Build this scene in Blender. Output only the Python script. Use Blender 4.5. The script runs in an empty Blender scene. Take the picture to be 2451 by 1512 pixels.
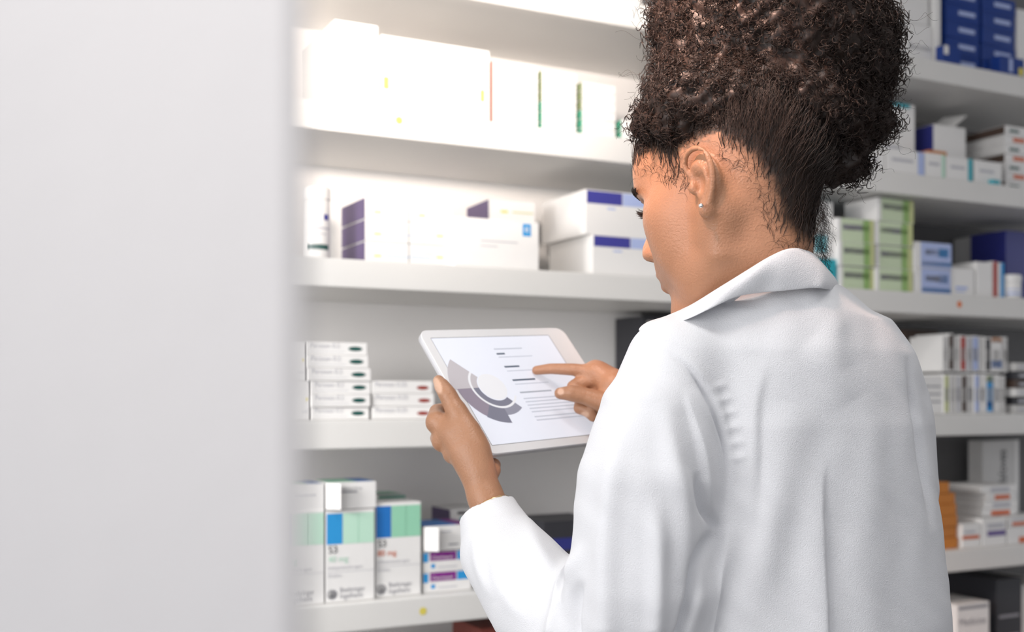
import bpy, bmesh, math, random
import numpy as np
from mathutils import Vector, Matrix

random.seed(7)
rng = np.random.default_rng(7)
scene = bpy.context.scene
COL = scene.collection

# ------------------------------------------------------------------ camera
FPX, U0, V0, CAMZ = 2723.0, 1225.5, 950.0, 1.25
cam_d = bpy.data.cameras.new('camera')
cam_d.sensor_fit = 'HORIZONTAL'
cam_d.sensor_width = 36.0
cam_d.lens = FPX * 36.0 / 2451.0
cam_d.shift_y = (V0 - 756.0) / 2451.0
cam_d.clip_start = 0.02
cam_d.dof.use_dof = True
cam_d.dof.focus_distance = 1.23
cam_d.dof.aperture_fstop = 3.9
cam = bpy.data.objects.new('camera', cam_d)
COL.objects.link(cam)
cam.location = (0, 0, CAMZ)
cam.rotation_euler = (math.pi / 2, 0, 0)
scene.camera = cam

# ------------------------------------------------------------------ light
world = bpy.data.worlds.new('world')
scene.world = world
world.use_nodes = True
bg = world.node_tree.nodes['Background']
bg.inputs['Color'].default_value = (0.93, 0.95, 1.0, 1)
bg.inputs['Strength'].default_value = 1.15

def aim(o, target):
    o.rotation_euler = (Vector(target) - o.location).to_track_quat('-Z', 'Y').to_euler()

def area_lamp(name, loc, target, sx, sy, power, col=(1, 1, 1)):
    d = bpy.data.lights.new(name, 'AREA')
    d.shape = 'RECTANGLE'; d.size = sx; d.size_y = sy
    d.energy = power; d.color = col
    o = bpy.data.objects.new(name, d); COL.objects.link(o)
    o.location = loc; aim(o, target)
    return o

def spot_lamp(name, loc, target, power, size, blend=1.0, col=(1, 1, 1), rad=0.08):
    d = bpy.data.lights.new(name, 'SPOT')
    d.energy = power; d.color = col; d.spot_size = math.radians(size); d.spot_blend = blend
    d.shadow_soft_size = rad
    o = bpy.data.objects.new(name, d); COL.objects.link(o)
    o.location = loc; aim(o, target)
    return o

# unseen key light left behind the camera; added spots brighten shelves, column and hair
area_lamp('left_key_light', (-1.6, -0.6, 1.5), (-0.1, 1.9, 1.35), 1.8, 1.8, 38, (1.0, 0.98, 0.96))  # soft unseen source lighting the scene from the left
area_lamp('ceiling_light', (0.15, 0.75, 2.70), (0.15, 0.85, 0.0), 1.2, 0.3, 12, (1.0, 0.98, 0.95))
spot_lamp('shelf_fill_spot', (-0.25, 0.75, 2.68), (-0.15, 2.20, 2.10), 40, 60, 1.0, (1.0, 0.90, 0.80))  # added spot without a fixture, lifts the upper-left shelf
spot_lamp('side_fill_spot', (-1.35, 1.0, 1.55), (-0.02, 2.34, 1.10), 90, 52, 1.0, (1.0, 0.97, 0.94), 0.2)  # added spot to brighten the left shelves below
spot_lamp('upper_shelf_fill_spot', (-0.18, 0.55, 1.82), (-0.22, 2.40, 2.17), 250, 46, 1.0, (1.0, 0.87, 0.77))  # added warm spot that overexposes the upper-left recess
spot_lamp('column_fill_spot', (0.10, -0.55, 2.45), (-0.06, 0.22, 1.36), 85, 12, 1.0, (1.0, 0.95, 0.90))  # added narrow spot, brightens the top of the near wall end
spot_lamp('hair_fill_spot', (-0.45, 0.65, 2.50), (0.13, 1.26, 1.77), 290, 27, 1.0, (1.0, 0.62, 0.48))  # added warm spot to turn the left of the hair browner

scene.view_settings.view_transform = 'Standard'
scene.view_settings.look = 'None'
scene.view_settings.exposure = 0.12
scene.view_settings.gamma = 1.0
scene.view_settings.use_curve_mapping = False

# ------------------------------------------------------------------ materials
MATS = {}
def mat(name, col, rough=0.5, bump=0.0, bscale=60.0, var=0.03, vscale=8.0, metal=0.0, spec=0.4,
        emit=None, sheen=0.0, sss=0.0, attr=None, detail=3.0):
    if name in MATS:
        return MATS[name]
    m = bpy.data.materials.new(name); m.use_nodes = True
    nt = m.node_tree; b = nt.nodes['Principled BSDF']
    b.inputs['Roughness'].default_value = rough
    b.inputs['Metallic'].default_value = metal
    b.inputs['Specular IOR Level'].default_value = spec
    tc = nt.nodes.new('ShaderNodeTexCoord')
    no = nt.nodes.new('ShaderNodeTexNoise'); no.inputs['Scale'].default_value = vscale
    no.inputs['Detail'].default_value = 3
    nt.links.new(tc.outputs['Object'], no.inputs['Vector'])
    mx = nt.nodes.new('ShaderNodeMix'); mx.data_type = 'RGBA'
    c = tuple(col)
    mx.inputs[6].default_value = tuple(max(0, x * (1 - var)) for x in c) + (1,)
    mx.inputs[7].default_value = tuple(min(1, x * (1 + var)) for x in c) + (1,)
    nt.links.new(no.outputs['Fac'], mx.inputs[0])
    out = mx.outputs[2]
    if attr:
        at = nt.nodes.new('ShaderNodeAttribute'); at.attribute_name = attr
        mm = nt.nodes.new('ShaderNodeMix'); mm.data_type = 'RGBA'; mm.blend_type = 'MULTIPLY'
        mm.inputs[0].default_value = 1.0
        nt.links.new(out, mm.inputs[6]); nt.links.new(at.outputs['Color'], mm.inputs[7])
        out = mm.outputs[2]
    nt.links.new(out, b.inputs['Base Color'])
    if bump > 0:
        n2 = nt.nodes.new('ShaderNodeTexNoise'); n2.inputs['Scale'].default_value = bscale
        n2.inputs['Detail'].default_value = detail
        nt.links.new(tc.outputs['Object'], n2.inputs['Vector'])
        bp = nt.nodes.new('ShaderNodeBump'); bp.inputs['Strength'].default_value = bump
        bp.inputs['Distance'].default_value = 0.002
        nt.links.new(n2.outputs['Fac'], bp.inputs['Height'])
        nt.links.new(bp.outputs['Normal'], b.inputs['Normal'])
    if sheen:
        b.inputs['Sheen Weight'].default_value = sheen
    if sss:
        b.inputs['Subsurface Weight'].default_value = sss
        b.inputs['Subsurface Radius'].default_value = (0.012, 0.005, 0.003)
        b.inputs['Subsurface Scale'].default_value = 0.5
    if emit:
        b.inputs['Emission Color'].default_value = tuple(emit[:3]) + (1,)
        b.inputs['Emission Strength'].default_value = emit[3]
    MATS[name] = m
    return m

def srgb(r, g, b):
    f = lambda x: (x / 255 / 12.92) if x / 255 <= 0.04045 else ((x / 255 + 0.055) / 1.055) ** 2.4
    return (f(r), f(g), f(b))

M_shelf = mat('painted_shelf_white', (0.74, 0.73, 0.71), 0.45, 0.08, 90)
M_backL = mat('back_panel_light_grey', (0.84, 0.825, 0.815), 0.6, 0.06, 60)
M_backR = mat('back_panel_shaded_grey', (0.13, 0.128, 0.13), 0.6, 0.06, 60)  # dark tone stands in for light falling off to the right
M_floor = mat('floor_vinyl', (0.16, 0.155, 0.15), 0.4, 0.05, 30)
M_wall = mat('wall_paint', (0.70, 0.69, 0.695), 0.7, 0.1, 120)
M_ceil = mat('ceiling_paint', (0.8, 0.8, 0.8), 0.8, 0.1, 50)
M_card = mat('white_carton', (0.80, 0.79, 0.78), 0.5, 0.05, 200, 0.02, 30)
M_cardg = mat('grey_white_carton', (0.60, 0.59, 0.58), 0.55, 0.05, 200, 0.03, 30)
M_plastic = mat('white_plastic', (0.82, 0.81, 0.80), 0.3)
M_navy = mat('navy_print', (0.03, 0.035, 0.20), 0.4)
M_purple_side = mat('dark_purple_carton', (0.10, 0.07, 0.16), 0.5)
M_indigo = mat('indigo_print', (0.055, 0.055, 0.30), 0.4)
M_lblue = mat('pale_blue_print', (0.42, 0.50, 0.78), 0.4)
M_blue = mat('blue_print', (0.02, 0.17, 0.52), 0.4)
M_sky = mat('bright_blue_print', (0.03, 0.30, 0.66), 0.4)
M_dblue = mat('deep_blue_carton', (0.012, 0.045, 0.24), 0.4)
M_mint = mat('mint_print', (0.30, 0.62, 0.44), 0.4)
M_mint2 = mat('pale_mint_print', (0.50, 0.74, 0.60), 0.4)
M_yellow = mat('yellow_print', (0.72, 0.62, 0.12), 0.4)
M_grey = mat('grey_print', (0.30, 0.30, 0.33), 0.5)
M_lgrey = mat('light_grey_print', (0.50, 0.50, 0.54), 0.5)
M_black = mat('dark_print', (0.045, 0.045, 0.05), 0.5)
M_ovalg = mat('dark_green_print', (0.006, 0.075, 0.065), 0.4)
M_ovalr = mat('brick_red_print', (0.30, 0.045, 0.035), 0.4)
M_orangep = mat('orange_red_print', (0.62, 0.13, 0.04), 0.4)
M_orange = mat('orange_carton', (0.56, 0.20, 0.035), 0.5, 0.05, 200)
M_teal = mat('teal_print', (0.03, 0.38, 0.46), 0.4)
M_green = mat('green_print', (0.30, 0.48, 0.17), 0.4)
M_green2 = mat('pale_green_print', (0.58, 0.68, 0.48), 0.4)
M_green3 = mat('olive_green_print', (0.56, 0.60, 0.30), 0.4)
M_magenta = mat('magenta_print', (0.22, 0.02, 0.24), 0.4)
M_brown = mat('brown_carton', (0.07, 0.045, 0.035), 0.5)
M_dark = mat('charcoal_carton', (0.035, 0.035, 0.042), 0.5)
M_red = mat('red_print', (0.42, 0.05, 0.04), 0.4)
M_dgreen = mat('leaf_green_print', (0.10, 0.42, 0.28), 0.4)

# ------------------------------------------------------------------ helpers
def tag(o, label=None, cat=None, group=None, kind=None):
    if label: o['label'] = label
    if cat: o['category'] = cat
    if group: o['group'] = group
    if kind: o['kind'] = kind
    return o

def empty(name, loc=(0, 0, 0), rz=0.0):
    o = bpy.data.objects.new(name, None); COL.objects.link(o)
    o.empty_display_size = 0.05
    o.location = loc; o.rotation_euler = (0, 0, rz)
    return o

def link(name, me, m, parent=None, loc=(0, 0, 0), rot=(0, 0, 0), smooth=False):
    o = bpy.data.objects.new(name, me); COL.objects.link(o)
    if m and not me.materials: me.materials.append(m)
    o.location = loc; o.rotation_euler = rot
    if parent: o.parent = parent
    if smooth and len(me.polygons):
        me.polygons.foreach_set('use_smooth', [True] * len(me.polygons))
    return o

def box_mesh(x0, x1, y0, y1, z0, z1, bev=0.0, name='box', segs=1, endflap=False):
    bm = bmesh.new()
    bmesh.ops.create_cube(bm, size=1.0)
    for v in bm.verts:
        v.co = Vector((x0 + (v.co.x + .5) * (x1 - x0), y0 + (v.co.y + .5) * (y1 - y0), z0 + (v.co.z + .5) * (z1 - z0)))
    ends = [f for f in bm.faces if abs(f.normal.x) > 0.9]
    if endflap:
        r = bmesh.ops.inset_individual(bm, faces=ends, thickness=min(0.0035, (z1 - z0) * 0.12), depth=-0.0012)
    if bev > 0:
        ee = [e for e in bm.edges if len(e.link_faces) == 2 and e.link_faces[0].normal.angle(e.link_faces[1].normal) > 1.2 and
              not any(f in ends for f in e.link_faces)] if endflap else list(bm.edges)
        if endflap:
            ee = [e for e in ee if min(abs(e.verts[0].co.x - x0), abs(e.verts[0].co.x - x1)) < 1e-6 or True]
        bmesh.ops.bevel(bm, geom=ee, offset=bev, segments=segs, affect='EDGES', profile=0.5)
    bmesh.ops.recalc_face_normals(bm, faces=bm.faces)
    me = bpy.data.meshes.new(name); bm.to_mesh(me); bm.free()
    return me

def pydata(name, verts, faces):
    me = bpy.data.meshes.new(name)
    me.from_pydata([tuple(v) for v in verts], [], [tuple(f) for f in faces]); me.update()
    return me

def disc_mesh(rx, rz, n=24, name='oval'):
    # an oval in the xz plane facing -y
    vs = [(rx * math.cos(2 * math.pi * i / n), 0, rz * math.sin(2 * math.pi * i / n)) for i in range(n)]
    return pydata(name, vs, [list(range(n))])

def lathe(profile, n=28, name='lathe'):
    vs, fs = [], []
    for r, z in profile:
        for i in range(n):
            a = 2 * math.pi * i / n
            vs.append((r * math.cos(a), r * math.sin(a), z))
    for j in range(len(profile) - 1):
        for i in range(n):
            k = (i + 1) % n
            fs.append((j * n + i, j * n + k, (j + 1) * n + k, (j + 1) * n + i))
    fs.append(list(range(n))[::-1]); fs.append([(len(profile) - 1) * n + i for i in range(n)])
    return pydata(name, vs, fs)

def px(u, v, Y):
    return np.array([(u - U0) / FPX * Y, Y, CAMZ + (V0 - v) / FPX * Y])

# lettering, made once per string and shared
STRINGS = ['S3', '40 mg', '80 mg', 'Boehringer', 'Ingelheim', 'antihypertensive agent', '28 tablets', 'e',
           'Paroxan 0.2', 'Paroxan 0.25', 'Clotrimazol', 'Maloves', 'Bactroban', 'Medicine', 'suspension 40 mg']
TXT = {}
def make_texts():
    tmp = []
    for s in STRINGS:
        c = bpy.data.curves.new('lettering', 'FONT'); c.body = s; c.size = 1.0; c.resolution_u = 4
        o = bpy.data.objects.new('lettering', c); COL.objects.link(o); tmp.append((s, o, c))
    bpy.context.view_layer.update()
    dg = bpy.context.evaluated_depsgraph_get()
    for s, o, c in tmp:
        me = bpy.data.meshes.new_from_object(o.evaluated_get(dg)); me.name = 'lettering'
        n = len(me.vertices); co = np.empty(n * 3, np.float32); me.vertices.foreach_get('co', co); co = co.reshape(-1, 3)
        w = co[:, 0].max() - co[:, 0].min(); co[:, 0] -= co[:, 0].min()
        new = np.stack([co[:, 0], np.zeros(n), co[:, 1]], 1)
        me.vertices.foreach_set('co', new.astype(np.float32).ravel()); me.update(); me.materials.clear()
        TXT[s] = (me, w)
    for s, o, c in tmp:
        bpy.data.objects.remove(o); bpy.data.curves.remove(c)
make_texts()
TXTM = {}
def lettering(s, m, parent, x, y, z, width, hs=1.0, rot=(0, 0, 0)):
    me, w = TXT[s]
    key = (s, m.name)
    if key not in TXTM:
        k = me.copy(); k.materials.append(m); TXTM[key] = k
    o = link('lettering', TXTM[key], None, parent, (x, y, z), rot)
    o.scale = (width / w, 1, width / w * hs)
    return o

# ------------------------------------------------------------------ the shelf wall frame
VPX = 6500.0
_dx, _dy = VPX - U0, FPX
_n = math.hypot(_dx, _dy)
D = np.array([_dx / _n, _dy / _n, 0]); N = np.array([-D[1], D[0], 0])
Y0 = 2.1
ORG = np.array([(740 - U0) / FPX * Y0, Y0, 0])
ANG = math.atan2(D[1], D[0])

def S(s, dd, z):            # along the shelf, into the shelf, height -> world
    return ORG + D * s + N * dd + np.array([0, 0, z])
def hit(u, v, dd=0.0):      # pixel ray onto the plane dd behind the shelf front -> s, z, depth
    x = (u - U0) / FPX
    r = np.array([x, 1.0, 0])
    Y = (dd + N @ ORG) / (N @ r)
    P = r * Y
    return (P - ORG) @ D, CAMZ + (V0 - v) / FPX * Y, Y

TH = 0.054
SB = {}                     # underside height of each board
for k, pts in {1: [(2170, 185), (2451, 230)], 2: [(740, 305), (1510, 387), (2060, 460)], 3: [(740, 692), (1600, 722), (2065, 740)],
               4: [(740, 1078), (1035, 1074), (2250, 1039)], 5: [(1040, 1512), (2250, 1357)]}.items():
    SB[k] = float(np.mean([hit(u, v)[1] for u, v in pts]))
SB[6] = SB[5] - 0.36
ST = {k: z + TH for k, z in SB.items()}
print('SHELVES', {k: round(v, 3) for k, v in SB.items()})
SDEPTH = 0.33
S_A, S_B = -1.0, 3.6
s_seam = hit(1535, 760, SDEPTH)[0]

# ------------------------------------------------------------------ setting
f_ = link('floor', box_mesh(-3, 5, -2.5, 6, -0.05, 0), M_floor); tag(f_, kind='structure')
c_ = link('ceiling', box_mesh(-3, 5, -2.5, 6, 2.75, 2.8), M_ceil); tag(c_, kind='structure')
P = S(0, SDEPTH + 0.03, 0)
w_ = link('wall_back', box_mesh(-3.0, 5.0, 0, 0.1, 0, 2.75), M_wall, None, P, (0, 0, ANG)); tag(w_, kind='structure')
# the end of a partition wall close to the camera, on the left
YW = 0.22
xw = (750 - U0) / FPX * YW
w_ = link('wall_left', box_mesh(-0.5, 0, 0, 0.06, 0, 2.75, 0.004), mat('column_paint', (0.57, 0.56, 0.57), 0.7, 0.1, 120), None, (xw, YW, 0), (0, 0, math.atan2(-xw, YW) + 0.2)); tag(w_, kind='structure')

w_ = link('right_light_blocker', box_mesh(1.95, 2.05, -2.5, 2.9, 0, 2.75), mat('blocker_grey', (.35, .35, .36), .8, .1, 80)); tag(w_, kind='structure')  # unseen wall added to block ambient light from the right
unit = empty('shelving_unit', S(0, 0, 0), ANG)
tag(unit, 'long white wall shelving unit stocked with medicine boxes', 'shelving')
for k in range(1, 7):
    b = link('shelf_board', box_mesh(S_A, S_B, 0, SDEPTH, SB[k], ST[k], 0.003, 'shelf_board', 2), M_shelf, unit)
    if k == 5: b5 = b
    if k == 3: b3 = b
    if k == 2: b2 = b
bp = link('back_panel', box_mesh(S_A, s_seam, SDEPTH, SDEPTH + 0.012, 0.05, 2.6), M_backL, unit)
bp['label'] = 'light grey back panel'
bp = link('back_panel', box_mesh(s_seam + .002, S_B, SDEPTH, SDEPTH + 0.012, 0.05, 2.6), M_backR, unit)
bp['label'] = 'dark grey back panel, darkened for light falloff'
for s in (S_A, 2.95, S_B):
    link('upright', box_mesh(s - 0.012, s + 0.012, 0.02, SDEPTH, 0.0, 2.6, 0.002), M_shelf, unit)
link('plinth', box_mesh(S_A, S_B, 0.03, 0.05, 0.0, 0.08, 0.002), M_shelf, unit)
def dot(u, v, r, m, board, lab):
    s, z, Y = hit(u, v, 0)
    o = link('sticker', disc_mesh(r, r, 20, 'sticker'), m, board, (s, -0.0008, z)); o['label'] = lab
dot(1012, 1462, .0075, M_yellow, b5, 'round yellow sticker')
dot(955, 288, .0075, M_yellow, b2, 'round yellow sticker')
dot(2296, 728, .0085, mat('orange_sticker', (.75, .2, .06), .5), b3, 'round orange sticker')

# ------------------------------------------------------------------ cartons
MESHC = {}
def carton(label, u0, u1, vt=None, vb=None, dd=0.03, depth=0.12, shelf=None, z=None, h=None, m=None, group=None,
           prints=(), texts=(), ovals=(), rz=0.0, name='medicine_box', cat='box', side=None, top=None, s=None, w=None, flap=None):
    """A folding carton.  u0,u1: left/right pixel of its front face at depth dd behind the shelf front."""
    m = m or M_card
    if s is None:
        s0 = hit(u0, 0, dd)[0]; s1 = hit(u1, 0, dd)[0]
    else:
        s0, s1 = s, s + w
    Yc = hit(u0 if u0 is not None else 1000, 0, dd)[2]
    if z is None: z = ST[shelf]
    if h is None:
        h = abs(vb - vt) / FPX * Yc
    W = s1 - s0
    o = empty(name, S((s0 + s1) / 2, dd, z + 0.0004), ANG + rz)
    tag(o, label, cat, group)
    key = (round(W, 4), round(depth, 3), round(h, 4), m.name)
    if key not in MESHC:
        MESHC[key] = box_mesh(-W / 2, W / 2, 0, depth, 0, h - 0.0006, min(0.0012, h * .05), 'carton', 1, True)
        MESHC[key].materials.append(m)
    link('carton', MESHC[key], None, o)
    e = 0.0005
    for (a, b, c, d2, pm) in prints:
        link('printed_band', pydata('printed_band', [(-W / 2 + a * W, -e, c * h), (-W / 2 + b * W, -e, c * h), (-W / 2 + b * W, -e, d2 * h), (-W / 2 + a * W, -e, d2 * h)], [(0, 1, 2, 3)]), pm, o)
    for (a, c, rx, rzz, pm) in ovals:
        link('printed_oval', disc_mesh(rx * W, rzz * h), pm, o, (-W / 2 + a * W, -e, c * h))
    for (t, a, c, wd, pm, *hs) in texts:
        lettering(t, pm, o, -W / 2 + a * W, -2 * e, c * h, wd * W, hs[0] if hs else 1.0)
    if side:
        link('printed_side', pydata('printed_side', [(-W / 2 - e, .001, .001), (-W / 2 - e, depth - .001, .001), (-W / 2 - e, depth - .001, h - .002), (-W / 2 - e, .001, h - .002)], [(3, 2, 1, 0)]), side, o)
    if top:
        for (a, b, tm) in top:
            link('printed_top', pydata('printed_top', [(-W / 2 + a * W, .001, h), (-W / 2 + b * W, .001, h), (-W / 2 + b * W, depth - .001, h), (-W / 2 + a * W, depth - .001, h)], [(0, 1, 2, 3)]), tm, o)
    if flap == 'left':      # end flap standing open towards the front at the left end
        fw = 0.030
        me = box_mesh(0, fw, -0.0008, 0.0008, h * .03, h * .97, 0.0003)
        link('open_flap', me, m, o, (-W / 2 + 0.001, -0.001, 0), (0, 0, math.radians(-42)))
    if flap == 'top':
        me = box_mesh(0, .062, 0, depth * .5, -0.0008, 0.0008, 0.0003)
        link('open_flap', me, m, o, (W / 2 - .040, .004, h), (math.radians(8), math.radians(-36), 0))
    o['_top'] = z + h
    del o['_top']
    return z + h
ORD = ['lowest', 'second', 'third', 'fourth', 'fifth', 'sixth', 'seventh', 'eighth', 'ninth']
def rank(i, n):
    return 'lowest' if i == 0 else ('topmost' if i == n - 1 else ORD[i] + ' from the bottom')

# ---- shelf board 2 on the left: pale boxes under the strong light
h2 = lambda u, v: hit(u, v, .03)[1] - ST[2]
carton('wide white box at the left end of the bright upper shelf', 800, 905, dd=.03, depth=.22, shelf=2, h=.165, prints=[(.1, .6, .2, .28, M_lgrey)])
carton('large white box with small yellow marks on the bright upper shelf', 912, 1172, dd=.03, depth=.25, shelf=2, h=.15,
       prints=[(.02, .07, .30, .46, M_yellow), (.91, .95, .30, .46, M_yellow), (.1, .55, .05, .12, M_lblue)])
carton('white box between the yellow-marked box and the thin stacks on the upper shelf', 1181, 1288, dd=.03, depth=.2, shelf=2, h=.135, side=mat('pale_pink_print', (.6, .35, .3), .5))
for c, (ua, ub, n, hh) in enumerate([(1298, 1380, 6, .0215), (1394, 1474, 6, .0195)]):
    z = ST[2]
    for i in range(n):
        z = carton('thin green-ended box, %s, %s thin stack on the bright upper shelf' % (rank(i, n), ['left', 'right'][c]), ua, ub, dd=.03, depth=.16, z=z, h=hh,
                   side=(M_dgreen if i < 3 else mat('sage_print', (.3, .36, .2), .5)), rz=rng.normal(0, .012), group='thin boxes on the upper shelf')
z = ST[2]
for i in range(2):
    z = carton('small white box with a green end beside the curly hair, %s of two' % ['lower', 'upper'][i], 1488, 1560, dd=.03, depth=.12, z=z, h=.024, side=M_dgreen, group='thin boxes on the upper shelf')

# ---- shelf board 3 on the left
s0, _, Yb = hit(768, 600, .06)
can = empty('supplement_tub', S(s0, .06 + .03, ST[3]), ANG); tag(can, 'tall white tub with a lid at the left end of the middle shelf', 'tub')
R_ = .0268
link('tub_body', lathe([(R_ * .95, 0), (R_, .003), (R_, .118), (R_ * .9, .121)], 32), M_plastic, can, smooth=True)
link('lid', lathe([(R_ * 1.02, .120), (R_ * 1.04, .122), (R_ * 1.04, .141), (R_ * .96, .1445), (R_ * .5, .1452)], 32), M_plastic, can)
def wrap(z0, z1, a0, a1, m):
    n = 8; vs, fs = [], []
    for i in range(n + 1):
        a = math.radians(a0 + (a1 - a0) * i / n)
        for zz in (z0, z1): vs.append(((R_ + .0005) * math.sin(a), -(R_ + .0005) * math.cos(a), zz))
    for i in range(n): fs.append((2 * i, 2 * i + 2, 2 * i + 3, 2 * i + 1))
    link('printed_band', pydata('printed_band', vs, fs), m, can)
wrap(.023, .033, -60, 40, M_ovalg); wrap(.080, .091, 15, 40, M_indigo); wrap(.062, .066, -40, 45, M_lgrey); wrap(.052, .054, -40, 30, M_lgrey)

colnm = ['left', 'right']
rows = ['bottom', 'middle', 'top']
z = ST[3]; hh = 52.5 / FPX * hit(875, 0, .045)[2]
for i in range(3):
    for c, (ua, ub) in enumerate([(874, 979), (981, 1083)]):
        pr = [(.20, .36, .30, .38, M_yellow), (.46, .98, .34, .37, M_sky)] if (c == 0 or i == 2) else [(.0, .5, .36, .39, M_sky), (.62, .78, .40, .48, M_yellow)]
        carton('white box with yellow and blue print, %s row, %s column of six' % (rows[i], colnm[c]), ua, ub, dd=.045 + rng.normal(0, .001), depth=.14, z=z, h=hh,
               prints=pr + [(.3, .6, .55, .6, M_lgrey)], side=M_purple_side if c == 0 else None, group='purple-ended white boxes on the middle shelf', rz=rng.normal(0, .004))
    z += hh
# behind / right: small boxes at the back and the plain box in front
z0_ = ST[3]
zt = carton('white box standing behind the plain box, left one', 1086, 1172, dd=.17, depth=.12, shelf=3, h=.118, prints=[(.1, .4, .85, .88, M_green3), (.6, .8, .85, .9, M_yellow)])
zt = carton('white box standing behind the plain box, right one', 1176, 1266, dd=.17, depth=.12, shelf=3, h=.116)
carton('white box with a purple end lying on top of the back boxes', 1172, 1280, dd=.155, depth=.13, z=zt + .0015, h=.05, side=M_purple_side, prints=[(.25, .40, .42, .52, M_yellow), (.5, .95, .44, .50, M_green3)], rz=-.06)
carton('plain white box with a small blue letter e logo', 1088, 1290, 518, 640, dd=.03, depth=.11, shelf=3,
       prints=[(.80, .90, .70, .95, M_sky), (.30, .74, .54, .565, M_lgrey), (.30, .5, .44, .46, M_lgrey), (.26, .28, .85, .93, M_lblue)], texts=[('e', .825, .78, .05, M_card)])
zt = ST[3]
zt = carton('large white box with a navy band, lower of two beside the woman\'s face', 1418, 1580, 556, 655, dd=.04, depth=.19, shelf=3,
            prints=[(.02, .55, .71, .97, M_indigo), (.56, .99, .71, .97, M_lblue), (.30, .43, .60, .64, M_lblue)], group='navy-banded boxes')
carton('large white box with a navy band, upper of two beside the woman\'s face', 1401, 1562, 445, 553, dd=.045, depth=.19, z=zt,
       prints=[(.02, .54, .69, .97, M_indigo), (.55, .99, .69, .97, M_lblue), (.32, .44, .58, .62, M_lblue)], group='navy-banded boxes')

# ---- shelf board 4 on the left: thin boxes with ovals
n = 6; z = ST[4]; hh = 31.4 / FPX * hit(740, 0, .03)[2]
us = [(744, 884), (744, 887), (743, 888), (735, 888), (733, 882), (732, 879)]
for i in range(n):
    z = carton('thin white box with dark green oval, %s of its six-box stack' % rank(i, n), us[i][0], us[i][1], dd=.03 + rng.normal(0, .002), depth=.12, z=z, h=hh,
               ovals=[(.80, .50, .115, .175, M_ovalg)], texts=[('Paroxan 0.2', .06, .55, .48, M_lgrey)], prints=[(.06, .62, .25, .28, M_lgrey)], rz=rng.normal(0, .01), group='green-oval boxes')
z = ST[4]
for i in range(3):
    z = carton('thin white box with a brick-red oval, %s of its stack of three' % ['lowest', 'middle', 'topmost'][i], [890, 891, 889][i], [1037, 1040, 1036][i], dd=.03 + rng.normal(0, .001), depth=.12, z=z, h=hh * 1.02,
               ovals=[(.83, .45, .10, .155, M_ovalr)], texts=[('Paroxan 0.25', .06, .55, .5, M_lgrey)], rz=rng.normal(0, .006), group='red-oval boxes', side=None)
z = ST[4]
for i in range(2):
    z = carton('white box left of the green-oval stack, %s of two' % ['lower', 'upper'][i], 640, [738, 728][i], dd=.035, depth=.12, z=z, h=.0735, prints=[(.9, .97, .5, .56, M_yellow), (.8, .95, .2, .23, M_lgrey)])

# ---- shelf board 5 on the left: tall mint and blue boxes
def tall(label, ua, ub, vt, vb, mg, dose, dm, dd, m2, blue=M_blue):
    return carton(label, ua, ub, vt, vb, dd=dd, depth=.09, shelf=5, prints=[(.02, .34, .63, .965, blue), (.35, .985, .63, .965, m2), (.02, .98, .325, .33, M_lgrey), (.66, .672, .63, .965, M_mint)],
        texts=[('S3', .06, .535, .17, M_black), (dose, .05, .44, .40, dm), ('antihypertensive agent', .04, .36, .70, M_lgrey, 1.2), ('28 tablets', .04, .275, .28, M_lgrey, 1.2),
               ('Boehringer', .29, .105, .50, M_grey, 1.2), ('Ingelheim', .29, .035, .46, M_grey, 1.2)],
        ovals=[(.13, .085, .105, .055, M_grey), (.13, .085, .092, .048, M_card), (.13, .068, .06, .022, M_grey), (.13, .098, .015, .03, M_grey)], group='tall mint and blue boxes')
tall('tall white box with a pale mint band, partly behind the wall edge', 650, 776, 1232, 1462, M_mint2, '40 mg', M_mint, .022, M_mint2)
zt2 = tall('tall box, blue and mint band, with pale green 40 mg print', 779, 897, 1228, 1449, M_mint2, '40 mg', M_mint2, .022, M_mint2, M_sky)
tall('tall box, blue and mint band, with orange-red 80 mg print', 898, 1008, 1213, 1440, M_mint, '80 mg', M_orangep, .03, M_mint)
carton('mint-topped box standing behind the 80 mg box', 905, 970, dd=.15, depth=.08, shelf=5, h=.188, top=[(.1, .9, M_mint)], prints=[(.0, 1, .8, .98, M_dgreen)])
carton('white box lying on the pale mint box at the left', 668, 776, 1160, 1226, dd=.024, depth=.09, z=zt2 + .001, top=[(.05, .6, M_mint), (.6, .95, M_blue)], prints=[(.3, .8, .55, .6, M_lgrey)])
carton('white box with an open end flap lying on the 40 mg box', 779, 901, 1157, 1223, dd=.024, depth=.09, z=zt2 + .001, top=[(.05, .62, M_mint), (.62, .97, M_blue)],
       texts=[('suspension 40 mg', .28, .72, .42, M_grey)], prints=[(.25, .62, .60, .66, M_grey)], flap='left')
z = ST[5]
for i in range(2):
    z = carton('white box with purple and blue band, %s of two under the open box' % ['lower', 'upper'][i], 1013, 1128, dd=.035, depth=.10, z=z, h=.0405,
               prints=[(.0, .10, .50, .95, M_sky), (.14, .68, .55, .97, M_magenta), (.70, 1, .55, .97, M_sky), (.30, .7, .20, .25, M_lgrey), (.16, .24, .2, .4, M_sky)],
               texts=[('Clotrimazol', .18, .64, .42, M_card)], group='purple-banded boxes')
carton('white box with an open end flap on the purple-banded boxes', 1014, 1132, dd=.035, depth=.11, z=z + .001, h=.050, top=[(.0, .7, M_blue), (.7, 1, M_magenta)], prints=[(.35, .55, .72, .78, M_lgrey), (.5, .7, .2, .26, M_grey)],
       ovals=[(.9, .5, .10, .34, M_blue)], flap='left')
carton('white box with a teal square standing behind the purple-banded boxes', 1078, 1160, dd=.16, depth=.1, shelf=5, h=.150, prints=[(.28, .58, .62, .88, M_teal), (.2, .45, .92, .96, M_dark)], side=M_purple_side)
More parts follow.
